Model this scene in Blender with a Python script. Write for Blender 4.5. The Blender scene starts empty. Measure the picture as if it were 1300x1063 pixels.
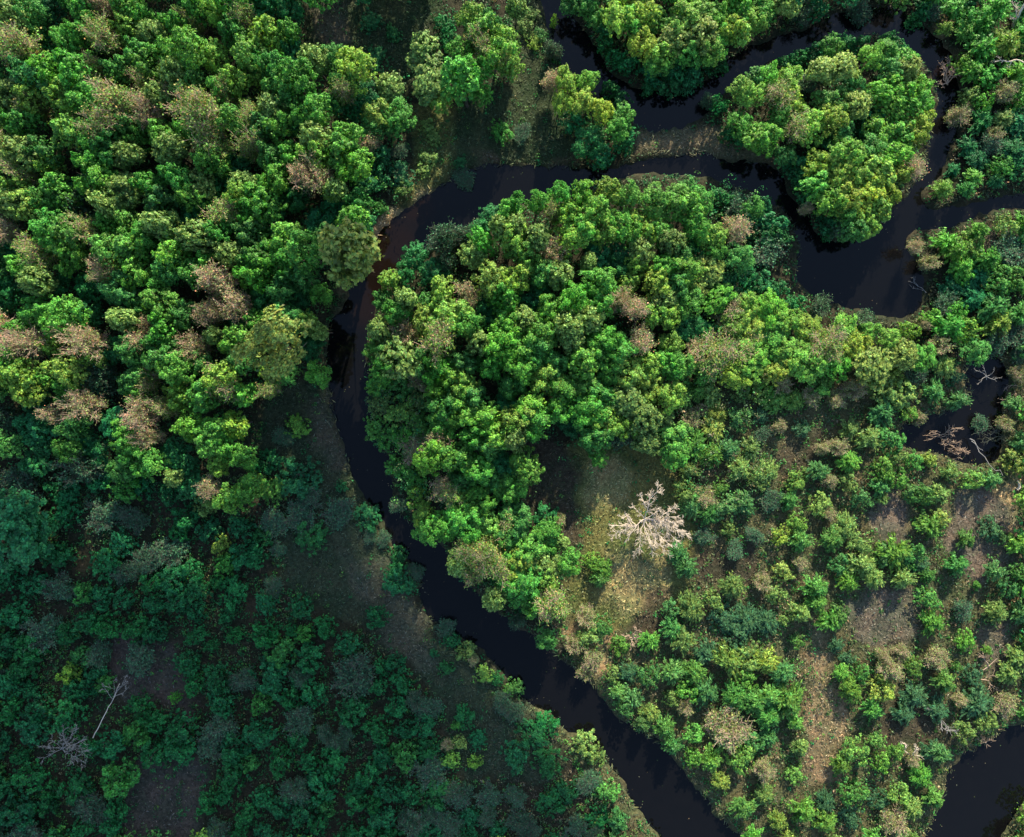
import bpy, math, random
import numpy as np
from mathutils import noise

# ------------------------------------------------------------------ frame
S0 = 867.0            # focal length of the picture in its own pixels
HC = 130.0            # camera height
CX, CY = 650.0, 487.0
W, Hh = 1300.0, 1063.0
PX = HC / S0          # metres per pixel on the ground
scene = bpy.context.scene
COL = scene.collection

def P(px, py, z=0.0):
    k = (HC - z) / S0
    return ((px - CX) * k, (CY - py) * k, z)

def G(px, py):
    return ((px - CX) * PX, (CY - py) * PX)

SUN_AZ = math.radians(14)      # sun stands to the top of the picture, slightly right
SUN_EL = math.radians(25)

# ------------------------------------------------------------------ materials
def new_mat(name):
    m = bpy.data.materials.new(name); m.use_nodes = True
    nt = m.node_tree; nt.nodes.clear()
    return m, nt, nt.nodes, nt.links

def leaf_material(name, trans=0.28, fixed=None, rough=0.55):
    m, nt, N, L = new_mat(name)
    out = N.new('ShaderNodeOutputMaterial')
    if fixed is None:
        oi = N.new('ShaderNodeObjectInfo'); base = oi.outputs['Color']
    else:
        a = N.new('ShaderNodeAttribute'); a.attribute_name = fixed; base = a.outputs['Color']
    at = N.new('ShaderNodeAttribute'); at.attribute_name = 'tint'
    mul = N.new('ShaderNodeMix'); mul.data_type = 'RGBA'; mul.blend_type = 'MULTIPLY'; mul.inputs[0].default_value = 1
    L.new(base, mul.inputs[6]); L.new(at.outputs['Color'], mul.inputs[7])
    bs = N.new('ShaderNodeBsdfPrincipled'); bs.inputs['Roughness'].default_value = rough
    bs.inputs['Specular IOR Level'].default_value = 0.28
    L.new(mul.outputs[2], bs.inputs['Base Color'])
    tr = N.new('ShaderNodeBsdfTranslucent')
    hs = N.new('ShaderNodeHueSaturation'); hs.inputs['Saturation'].default_value = 1.1; hs.inputs['Value'].default_value = 1.15
    L.new(mul.outputs[2], hs.inputs['Color']); L.new(hs.outputs['Color'], tr.inputs['Color'])
    mx = N.new('ShaderNodeMixShader'); mx.inputs[0].default_value = trans
    L.new(bs.outputs[0], mx.inputs[1]); L.new(tr.outputs[0], mx.inputs[2])
    L.new(mx.outputs[0], out.inputs['Surface'])
    return m

def bark_material(name, c1, c2, scale=3.0):
    m, nt, N, L = new_mat(name)
    out = N.new('ShaderNodeOutputMaterial'); bs = N.new('ShaderNodeBsdfPrincipled')
    bs.inputs['Roughness'].default_value = 0.85
    tc = N.new('ShaderNodeTexCoord'); nz = N.new('ShaderNodeTexNoise')
    nz.inputs['Scale'].default_value = scale; nz.inputs['Detail'].default_value = 5
    L.new(tc.outputs['Object'], nz.inputs['Vector'])
    cr = N.new('ShaderNodeValToRGB')
    cr.color_ramp.elements[0].position = .35; cr.color_ramp.elements[0].color = (*c1, 1)
    cr.color_ramp.elements[1].position = .65; cr.color_ramp.elements[1].color = (*c2, 1)
    L.new(nz.outputs['Fac'], cr.inputs[0]); L.new(cr.outputs[0], bs.inputs['Base Color'])
    bp = N.new('ShaderNodeBump'); bp.inputs['Strength'].default_value = .5
    L.new(nz.outputs['Fac'], bp.inputs['Height']); L.new(bp.outputs[0], bs.inputs['Normal'])
    L.new(bs.outputs[0], out.inputs['Surface'])
    return m

M_leaf = leaf_material('leaf')
M_loose = leaf_material('loose_foliage', 0.22, 'cover')
M_dry = leaf_material('blades', 0.12, 'cover', 0.7)
M_bark = bark_material('bark', (.06, .045, .035), (.13, .105, .08))
M_twig_tan = bark_material('tan_twigs', (.38, .26, .18), (.56, .41, .30), 6)
M_twig_grey = bark_material('grey_twigs', (.07, .08, .055), (.13, .14, .10), 6)
M_dead = bark_material('dead_wood', (.55, .43, .33), (.80, .69, .56), 5)
M_greywood = bark_material('weathered_wood', (.20, .19, .18), (.36, .34, .32), 5)

# ------------------------------------------------------------------ mesh helpers
def build_mesh(name, verts, faces, mats, fmat=None, tint=None, cover=None, smooth=False):
    """verts (N,3); faces (M,k) all the same k"""
    verts = np.asarray(verts, dtype=np.float32); faces = np.asarray(faces, dtype=np.int32)
    me = bpy.data.meshes.new(name)
    nv, nf, k = len(verts), len(faces), faces.shape[1]
    me.vertices.add(nv); me.vertices.foreach_set('co', verts.ravel())
    me.loops.add(nf * k); me.loops.foreach_set('vertex_index', faces.ravel())
    me.polygons.add(nf); me.polygons.foreach_set('loop_start', np.arange(0, nf * k, k, dtype=np.int32))
    if not isinstance(mats, (list, tuple)): mats = [mats]
    for m in mats: me.materials.append(m)
    if fmat is not None: me.polygons.foreach_set('material_index', np.asarray(fmat, dtype=np.int32))
    for nm, arr in (('tint', tint), ('cover', cover)):
        if arr is not None:
            a = me.attributes.new(nm, 'FLOAT_COLOR', 'FACE')
            c = np.ones((nf, 4), dtype=np.float32); c[:, :3] = arr
            a.data.foreach_set('color', c.ravel())
    me.update(calc_edges=True)
    if smooth: me.polygons.foreach_set('use_smooth', np.ones(nf, dtype=bool))
    return me

def unit(v):
    return v / np.maximum(np.linalg.norm(v, axis=-1, keepdims=True), 1e-6)

def kites(rng, c, n, size, aspect=1.5, axis=None):
    """leaf-shaped quads at c, facing n"""
    N = len(c); n = unit(n)
    if axis is None: axis = rng.normal(size=(N, 3))
    t = unit(np.cross(n, np.cross(axis, n)) + 1e-6)
    b = np.cross(n, t)
    size = np.broadcast_to(size, (N,))[:, None]
    L = size * aspect; w = size
    fold = n * size * rng.uniform(-.15, .3, (N, 1))
    v = np.stack([c - t * L * .5, c + b * w * .5 - t * L * .08 + fold, c + t * L * .5, c - b * w * .5 - t * L * .08 + fold], 1).reshape(-1, 3)
    f = np.arange(4 * N).reshape(N, 4)
    return v, f

def tubes(segs, sides=3):
    """segs (M,8): p0 p1 r0 r1 -> open prisms as quads"""
    s = np.asarray(segs, dtype=np.float64)
    p0, p1, r0, r1 = s[:, :3], s[:, 3:6], s[:, 6:7], s[:, 7:8]
    d = unit(p1 - p0); ref = np.where(np.abs(d[:, 2:3]) > .9, [[1., 0, 0]], [[0, 0, 1.]])
    u = unit(np.cross(d, ref)); w = np.cross(d, u)
    rings = []
    for p, r in ((p0, r0), (p1, r1)):
        for k in range(sides):
            a = 2 * math.pi * k / sides
            rings.append(p + (u * math.cos(a) + w * math.sin(a)) * r)
    v = np.stack(rings, 1); M = len(s)
    base = (np.arange(M) * 2 * sides)[:, None]
    f = np.concatenate([base + np.array([[k, (k + 1) % sides, sides + (k + 1) % sides, sides + k]]) for k in range(sides)], 0)
    return v.reshape(-1, 3), f

def merge(parts):
    vs, fs, off = [], [], 0
    for v, f in parts:
        vs.append(v); fs.append(f + off); off += len(v)
    return np.concatenate(vs), np.concatenate(fs)

def grow(rnd, p, d, length, r, depth, segs, tips, spread=.7, up=.15, kids=3, wob=.18):
    """a wandering branch with side branches"""
    n = max(2, int(3 + depth)); p = np.array(p, float); d = np.array(d, float); d /= np.linalg.norm(d)
    step = length / n
    for i in range(n):
        d = d + np.array([rnd.gauss(0, wob), rnd.gauss(0, wob), rnd.gauss(0, wob * .7) + up * .2]); d /= np.linalg.norm(d)
        q = p + d * step
        r1 = max(r * (1 - .75 * (i + 1) / n), .012); r0 = max(r * (1 - .75 * i / n), .012)
        segs.append((*p, *q, r0, r1))
        if depth > 0 and (i > 0 or depth > 1):
            for _ in range(kids if rnd.random() < .8 else kids - 1):
                s = np.array([rnd.gauss(0, 1), rnd.gauss(0, 1), rnd.gauss(0, .7)]); s -= d * s.dot(d); s /= np.linalg.norm(s) + 1e-6
                nd = d * (1 - spread * .5) + s * spread
                grow(rnd, p + (q - p) * rnd.random(), nd, length * rnd.uniform(.38, .62), r1 * .62, depth - 1, segs, tips, spread, up, kids, wob)
        p = q
    tips.append(p)

def tint_array(rng, n, clump=None, lo=.45, hi=1.55, warm=.2):
    t = rng.uniform(lo, hi, (n, 1)) + (rng.random((n, 1)) < .10) * .7
    if clump is not None: t = t * clump
    w = rng.normal(0, warm, (n, 1)).clip(-.35, .6)
    return np.concatenate([t * (1 + w * 1.1), t * (1 + w * .1), t * (1 - w * .35)], 1).clip(.12, 2.2)

# ------------------------------------------------------------------ crowns
def crown_lobed(seed, R=3.0, z0=4.2, z1=12.0, tufts=150, per=24, size=.27, shrub=False, aspect=1.45, warm=.2, core=420, rag=.85):
    """ragged dome of small leaf tufts at the branch ends, with holes between boughs"""
    rng = np.random.default_rng(seed)
    hz = (z1 - z0)
    # boughs: main directions the foliage gathers round
    nb = int(rng.integers(6, 10))
    ba = rng.uniform(0, 2 * math.pi, nb); br = np.sqrt(rng.uniform(.02, .75, nb)); bh = rng.uniform(.82, 1.08, nb)
    bx, by = br * np.cos(ba), br * np.sin(ba)
    C, Nn, Sz, Cl = [], [], [], []
    made = 0; tries = 0; seen = []
    while made < tufts and tries < tufts * 30:
        tries += 1
        a = rng.uniform(0, 2 * math.pi); u = math.sqrt(rng.uniform(0, 1.1))
        n = noise.noise((math.cos(a) * 1.6 + seed * 3.1, math.sin(a) * 1.6, seed * .7))
        lim = 1 + rag * n
        if u > lim: continue
        x, y = u * math.cos(a), u * math.sin(a)
        if noise.noise((x * 2.1 + seed, y * 2.1, 4.4)) < -.32: continue
        d2 = (bx - x) ** 2 + (by - y) ** 2; j = int(np.argmin(d2)); near = math.exp(-d2[j] / .055)
        if rng.random() > .22 + .9 * near: continue
        top = math.sqrt(max(0.0, 1 - .82 * (u / max(lim, .5)) ** 2)) * (.70 + .30 * near) * bh[j]
        lay = 1.0 if rng.random() < .72 else rng.uniform(.45, .9)
        z = z0 + hz * top * lay * rng.uniform(.93, 1.04)
        p = np.array([x * R, y * R, z])
        if any(abs(p[0] - q[0]) + abs(p[1] - q[1]) + abs(p[2] - q[2]) < R * .15 for q in seen): continue
        seen.append(p)
        m = int(per * rng.uniform(.6, 1.4)); w = R * rng.uniform(.07, .135)
        d = rng.normal(size=(m, 3)); d = unit(d) * rng.uniform(.25, 1, (m, 1)) * np.array([1.15, 1.15, .62])
        C.append(p + d * w)
        out = np.array([x * .8, y * .8, 1.0])
        Nn.append(unit(d) * .55 + out * .8 + rng.normal(0, .48, (m, 3)))
        Sz.append(size * rng.uniform(.6, 1.3, m)); Cl.append(np.full((m, 1), rng.uniform(.66, 1.36) * (.92 + .16 * near)))
        made += 1
    q = unit(rng.normal(size=(core, 3))) * (rng.uniform(0, 1, (core, 1)) ** .45)
    q[:, 2] = np.abs(q[:, 2]) if shrub else q[:, 2]
    q = q * np.array([R * .8, R * .8, hz * (.36 if not shrub else .6)]) + np.array([0, 0, z0 + hz * (.42 if not shrub else .05)])
    C.append(q); Nn.append(rng.normal(size=q.shape) + np.array([0, 0, .8])); Sz.append(size * 1.35 * rng.uniform(.7, 1.3, core)); Cl.append(np.full((core, 1), .95))
    C, Nn, Sz, Cl = map(np.concatenate, (C, Nn, Sz, Cl))
    v, f = kites(rng, C, Nn, Sz, aspect)
    return v, f, tint_array(rng, len(f), Cl, warm=warm)

def crown_soft(seed, R=3.0, z0=3.5, z1=12.0, n=5200, size=.26, tufts=60):
    """feathery crown of many upright sprays (poplar and willow)"""
    rng = np.random.default_rng(seed)
    C, Nn, A, Sz, Cl = [], [], [], [], []
    for k in range(tufts):
        a = rng.uniform(0, 2 * math.pi); u = math.sqrt(rng.uniform(.02, 1)); r = R * .92 * u * rng.uniform(.8, 1.08)
        dome = math.sqrt(max(0, 1 - .8 * u * u))
        zt = z0 + (z1 - z0) * (.30 + .66 * dome * rng.uniform(.85, 1.05))
        tip = np.array([r * math.cos(a), r * math.sin(a), zt])
        root = np.array([tip[0] * .45, tip[1] * .45, z0 + (zt - z0) * .25])
        m = n // tufts
        t = rng.uniform(.25, 1, m) ** .6
        w = .32 + .55 * (1 - t)
        p = root + (tip - root) * t[:, None] + rng.normal(0, 1, (m, 3)) * (w * R * .16)[:, None]
        ax = unit((tip - root))[None, :] + rng.normal(0, .35, (m, 3))
        C.append(p); A.append(ax); Nn.append(rng.normal(0, .6, (m, 3)) + np.array([math.cos(a) * u, math.sin(a) * u, .9]))
        Sz.append(size * rng.uniform(.6, 1.3, m)); Cl.append(np.full((m, 1), rng.uniform(.8, 1.22)))
    C, Nn, A, Sz, Cl = map(np.concatenate, (C, Nn, A, Sz, Cl))
    v, f = kites(rng, C, Nn, Sz, 1.9, A)
    return v, f, tint_array(rng, len(f), Cl, warm=.16)

def crown_spear(seed, R=2.0, z1=4.0, stems=70, per=34, size=.2):
    """willow scrub: long arching shoots clothed in narrow leaves"""
    rng = np.random.default_rng(seed)
    C, Nn, A, Sz, Cl = [], [], [], [], []
    for k in range(stems):
        a = rng.uniform(0, 2 * math.pi); u = math.sqrt(rng.uniform(0, 1)); out = R * u * rng.uniform(.8, 1.15)
        h = z1 * (1 - .55 * u * u) * rng.uniform(.75, 1.1)
        t = rng.uniform(.25, 1, per)
        p = np.stack([math.cos(a) * out * t ** 1.3, math.sin(a) * out * t ** 1.3, h * np.sin(t * 1.75) / 1.0], 1)
        p += rng.normal(0, .12, p.shape) * R / 2
        ax = np.array([math.cos(a) * (.3 + u), math.sin(a) * (.3 + u), .45]) + rng.normal(0, .3, (per, 3))
        C.append(p); A.append(ax); Nn.append(rng.normal(0, .45, (per, 3)) + np.array([math.cos(a) * u * .4, math.sin(a) * u * .4, 1]))
        Sz.append(size * rng.uniform(.7, 1.3, per)); Cl.append(np.full((per, 1), rng.uniform(.72, 1.3)))
    C, Nn, A, Sz, Cl = map(np.concatenate, (C, Nn, A, Sz, Cl))
    v, f = kites(rng, C, Nn, Sz, 2.6, A)
    return v, f, tint_array(rng, len(f), Cl, warm=.16)

def twig_crown(seed, R=3.0, z0=4.5, z1=12.0, limbs=11, kids=3, r=.085, leaves=0, lsize=.22, shrub=False):
    """a crown of bare twigs; returns twig tubes and the small leaves on them"""
    rnd = random.Random(seed); rng = np.random.default_rng(seed)
    segs, tips = [], []
    for k in range(limbs):
        a = 2 * math.pi * k / limbs + rnd.uniform(-.35, .35); tilt = rnd.uniform(.15, 1.0 if not shrub else 1.25)
        d = (math.cos(a) * math.sin(tilt), math.sin(a) * math.sin(tilt), math.cos(tilt))
        base = (0, 0, z0 * .8 + rnd.uniform(0, 1) * (z1 - z0) * .25)
        ln = min(R * 1.25 / max(math.sin(tilt), .3), (z1 - base[2]) / max(math.cos(tilt), .35)) * rnd.uniform(.7, .92)
        grow(rnd, base, d, ln, r * rnd.uniform(.7, 1.1), 2, segs, tips, .75, .25, kids, .16)
    s = np.array(segs); tp = np.array(tips)
    rr = np.percentile(np.hypot(tp[:, 0], tp[:, 1]), 93); kx = R / rr; kz = (z1 - z0) / max(np.percentile(tp[:, 2], 96) - z0, .1)
    for q in (s[:, 0:3], s[:, 3:6], tp):
        q[:, :2] *= kx; q[:, 2] = np.where(q[:, 2] > z0, z0 + (q[:, 2] - z0) * kz, q[:, 2])
    s[:, 6:] = np.maximum(s[:, 6:], .026 if not shrub else .020)
    v, f = tubes(s, 3)
    lv = None
    if leaves:
        T = tp; idx = rng.integers(0, len(T), leaves)
        c = T[idx] + rng.normal(0, .22 if not shrub else .13, (leaves, 3))
        lv = kites(rng, c, rng.normal(0, .6, c.shape) + np.array([0, 0, .8]), lsize * rng.uniform(.6, 1.3, leaves), 1.4)
    return (v, f), lv

def trunk_mesh(name, seed, h, r, limbs=6, reach=2.0, mat=None):
    rnd = random.Random(seed); segs = []; p = np.array([0., 0, -.6]); n = 6
    pts = [p]
    for i in range(n):
        p = p + np.array([rnd.gauss(0, .10), rnd.gauss(0, .10), (h + .6) / n]); pts.append(p)
    for i in range(n):
        segs.append((*pts[i], *pts[i + 1], r * (1.15 - .85 * i / n), r * (1.15 - .85 * (i + 1) / n)))
    for k in range(limbs):
        i = 2 + k % (n - 2); a = k * 2.4 + rnd.random(); b = pts[i]
        m = b + np.array([math.cos(a) * reach * .5, math.sin(a) * reach * .5, h * .12]); e = m + np.array([math.cos(a + .3) * reach * .5, math.sin(a + .3) * reach * .5, h * .14])
        rr = r * (1 - .8 * i / n) * .6
        segs += [(*b, *m, rr, rr * .65), (*m, *e, rr * .65, rr * .25)]
    v, f = tubes(segs, 7)
    return build_mesh(name, v, f, mat or M_bark, smooth=True)

R0, H0 = 3.0, 12.0
PROTO = {}
def mk_leafy(i):
    v, f, t = crown_lobed(10 + i, tufts=[165, 130, 195, 150, 115, 170, 210, 155][i], per=[40, 44, 34, 40, 46, 38, 32, 40][i], z0=[4.4, 3.8, 5, 4, 4.6, 4.2, 4.5, 4][i], size=[.20, .23, .18, .20, .25, .19, .18, .21][i])
    return dict(crown=build_mesh('crown', v, f, M_leaf, tint=t), trunk=trunk_mesh('trunk', 50 + i, 9.2, .2))
PROTO['leafy'] = [mk_leafy(i) for i in range(8)]
def mk_soft(i):
    v, f, t = crown_soft(30 + i, tufts=[70, 48, 90][i])
    return dict(crown=build_mesh('crown', v, f, M_leaf, tint=t), trunk=trunk_mesh('trunk', 60 + i, 10, .18))
PROTO['soft'] = [mk_soft(i) for i in range(3)]
def mk_bud(i, leaves):
    (v, f), lv = twig_crown(70 + i, leaves=leaves, limbs=8 + i % 3, r=.07)
    rng = np.random.default_rng(i)
    d = dict(branches=build_mesh('branches', v, f, M_twig_tan), trunk=trunk_mesh('trunk', 80 + i, 8.5, .17, 4, 1.2))
    ti = tint_array(rng, len(lv[1]), warm=.2); tn = rng.random(len(ti)) < (.22 if leaves > 2000 else .45)
    ti[tn] *= np.array([2.6, 1.15, 2.2]); d['crown'] = build_mesh('crown', lv[0], lv[1], M_leaf, tint=ti)
    return d
PROTO['bud'] = [mk_bud(i, 4200) for i in range(4)]
PROTO['bare'] = [mk_bud(i + 10, 2300) for i in range(4)]
def mk_shrub(i):
    v, f, t = crown_lobed(110 + i, R=2.0, z0=.2, z1=4.0, tufts=[85, 70, 105, 92][i], per=29, size=.16, shrub=True, core=220)
    return dict(crown=build_mesh('foliage', v, f, M_leaf, tint=t), trunk=trunk_mesh('stem', 120 + i, 3.0, .07, 5, 1.4))
PROTO['shrub'] = [mk_shrub(i) for i in range(4)]
def mk_spear(i):
    v, f, t = crown_spear(130 + i, stems=[70, 90, 55, 80][i], size=[.17, .15, .19, .17][i])
    return dict(crown=build_mesh('foliage', v, f, M_leaf, tint=t), trunk=trunk_mesh('stem', 140 + i, 2.6, .06, 6, 1.5))
PROTO['spear'] = [mk_spear(i) for i in range(4)]
def mk_bareshrub(i, mat):
    (v, f), lv = twig_crown(150 + i, R=2.0, z0=.2, z1=4.0, limbs=13, kids=3, r=.05, leaves=2400, lsize=.17, shrub=True)
    rng = np.random.default_rng(i)
    return dict(branches=build_mesh('branches', v, f, mat), crown=build_mesh('foliage', lv[0], lv[1], M_leaf, tint=tint_array(rng, len(lv[1]))))
PROTO['greyshrub'] = [mk_bareshrub(i, M_twig_grey) for i in range(3)]
PROTO['tanshrub'] = [mk_bareshrub(i + 5, M_twig_tan) for i in range(3)]
NOM = dict(leafy=(3.0, 12.), soft=(3.0, 12.), bud=(3.0, 12.), bare=(3.0, 12.), shrub=(2.0, 4.), spear=(2.0, 4.), greyshrub=(2.0, 4.), tanshrub=(2.0, 4.))
PARTNAME = dict(crown=('crown', 'foliage'), trunk=('trunk', 'stem'), branches=('branches', 'branches'))

# ------------------------------------------------------------------ water outline (photo pixels)
MAIN = [(738,213),(700,212),(640,209),(600,213),(570,229),(536,247),(503,270),(474,304),(456,345),(445,368),(430,390),(419,413),(416,450),(420,480),(422,526),(440,576),(445,602),(458,632),(480,655),(492,691),(516,708),(534,732),(533,762),(549,786),(572,800),(605,820),(635,853),(640,865),(668,889),(699,903),(717,929),(745,940),(770,959),(785,985),(820,1045),(880,1115),(1000,1165),(1120,1175),(1230,1140),(1275,1050),(1320,990),(1400,968),(1480,960),(1480,880),(1400,880),(1303,915),(1272,921),(1256,938),(1221,953),(1203,974),(1195,1010),(1180,1055),(1120,1105),(1040,1110),(960,1080),(905,1030),(866,974),(858,957),(815,930),(784,910),(764,884),(751,867),(710,836),(680,808),(642,785),(621,770),(609,755),(576,732),(564,690),(540,676),(503,655),(500,622),(496,597),(498,579),(480,567),(474,530),(470,505),(469,490),(464,456),(466,425),(480,392),(486,367),(507,338),(540,318),(592,285),(650,266),(690,252),(735,240),(790,228),(820,224),(850,220),(875,224),(920,232),(955,247),(976,256),(1001,276),(1017,305),(1012,330),(1008,362),(1040,380),(1057,390),(1090,396),(1122,404),(1150,404),(1169,388),(1178,360),(1160,330),(1150,305),(1153,291),(1195,292),(1221,285),(1255,270),(1300,264),(1400,262),(1480,262),(1480,236),(1400,240),(1300,247),(1262,250),(1235,256),(1200,262),(1172,262),(1172,240),(1196,224),(1212,185),(1212,140),(1221,105),(1211,70),(1190,45),(1163,36),(1140,10),(1117,6),(1080,8),(1038,28),(1010,40),(960,51),(930,72),(905,95),(880,112),(850,120),(822,116),(800,108),(785,98),(765,78),(752,55),(735,32),(716,8),(706,-20),(700,-60),(690,-200),(660,-200),(676,-60),(682,0),(690,30),(700,52),(708,76),(722,100),(745,118),(775,132),(798,150),(815,165),(850,166),(885,158),(900,140),(925,118),(950,95),(975,84),(1000,74),(1040,58),(1080,48),(1120,42),(1145,55),(1168,78),(1186,108),(1186,140),(1178,185),(1166,226),(1145,250),(1127,276),(1110,292),(1080,305),(1045,306),(1022,272),(999,240),(985,212),(950,206),(910,200),(870,196),(830,198),(795,206),(765,212)]
POND = [(1222,460),(1250,450),(1282,462),(1284,490),(1272,515),(1275,560),(1268,584),(1235,590),(1205,582),(1190,572),(1148,572),(1140,545),(1165,530),(1205,522),(1232,508)]

def smooth_poly(pts, it=2):
    p = np.array(pts, float)
    for _ in range(it):
        q = np.roll(p, -1, 0); a = p * .75 + q * .25; b = p * .25 + q * .75
        p = np.stack([a, b], 1).reshape(-1, 2)
    return p

def inside_poly(X, Y, poly):
    p = np.asarray(poly, float); x0, y0 = p[:, 0], p[:, 1]; x1, y1 = np.roll(x0, -1), np.roll(y0, -1)
    ins = np.zeros(X.shape, bool)
    for a, b, c, d in zip(x0, y0, x1, y1):
        if b == d: continue
        cond = ((b > Y) != (d > Y)) & (X < (c - a) * (Y - b) / (d - b) + a)
        ins ^= cond
    return ins

def dist_poly(X, Y, poly):
    p = np.asarray(poly, float); q = np.roll(p, -1, 0)
    best = np.full(X.shape, 1e9)
    for (a, b), (c, d) in zip(p, q):
        vx, vy = c - a, d - b; L = vx * vx + vy * vy + 1e-9
        t = np.clip(((X - a) * vx + (Y - b) * vy) / L, 0, 1)
        best = np.minimum(best, (X - a - t * vx) ** 2 + (Y - b - t * vy) ** 2)
    return np.sqrt(best)

WPOLY = [smooth_poly(MAIN, 1), smooth_poly(POND, 1)]
def water_sd(X, Y):
    """signed distance to the water's edge in pixels, negative in the water"""
    X = np.asarray(X, float); Y = np.asarray(Y, float)
    best = np.full(X.shape, 1e9)
    for w in WPOLY:
        d = dist_poly(X, Y, w); s = np.where(inside_poly(X, Y, w), -d, d); best = np.minimum(best, s)
    return best

# sampled once on a grid, then looked up
GX = np.arange(-260, 1561, 4.0); GY = np.arange(-260, 1321, 4.0)
gx, gy = np.meshgrid(GX, GY)
SD = water_sd(gx, gy)
def sd_at(px, py):
    fx = np.clip((np.asarray(px) + 260) / 4.0, 0, len(GX) - 1.001); fy = np.clip((np.asarray(py) + 260) / 4.0, 0, len(GY) - 1.001)
    i, j = fx.astype(int), fy.astype(int); u, v = fx - i, fy - j
    return (SD[j, i] * (1 - u) * (1 - v) + SD[j, i + 1] * u * (1 - v) + SD[j + 1, i] * (1 - u) * v + SD[j + 1, i + 1] * u * v)

def vnoise(x, y, s, seed=0):
    """cheap smooth value noise, vectorised"""
    x = np.asarray(x) / s + 1000 + seed * 17.3; y = np.asarray(y) / s + 1000 + seed * 9.1
    i, j = np.floor(x).astype(np.int64), np.floor(y).astype(np.int64); u, v = x - i, y - j
    u = u * u * (3 - 2 * u); v = v * v * (3 - 2 * v)
    def h(a, b):
        n = (a * 374761393 + b * 668265263 + seed * 1442695) & 0x7fffffff
        n = ((n ^ (n >> 13)) * 1274126177) & 0x7fffffff
        return ((n ^ (n >> 16)) & 0xffff) / 65535.0
    return (h(i, j) * (1 - u) + h(i + 1, j) * u) * (1 - v) + (h(i, j + 1) * (1 - u) + h(i + 1, j + 1) * u) * v

def ground_z(px, py):
    d = sd_at(px, py) * PX + (vnoise(px, py, 9, 3) - .5) * .9 + (vnoise(px, py, 24, 8) - .5) * 1.3
    z = np.where(d > 0, .10 + .75 * (1 - np.exp(-d / 1.3)), d * .55)
    z = np.maximum(z, -1.6)
    return z + np.where(d > .5, (vnoise(px, py, 26, 1) - .5) * .5 + (vnoise(px, py, 7, 2) - .5) * .16, 0)

# ------------------------------------------------------------------ cover zones: colour of the ground and what grows low on it
FLOOR = (.035, .034, .022); MEAD = (.036, .052, .026); TAN = (.42, .30, .17); STRAW = (.26, .215, .105); GREY = (.125, .105, .085); SOIL = (.05, .038, .03); OLIVE = (.12, .125, .045)
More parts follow.
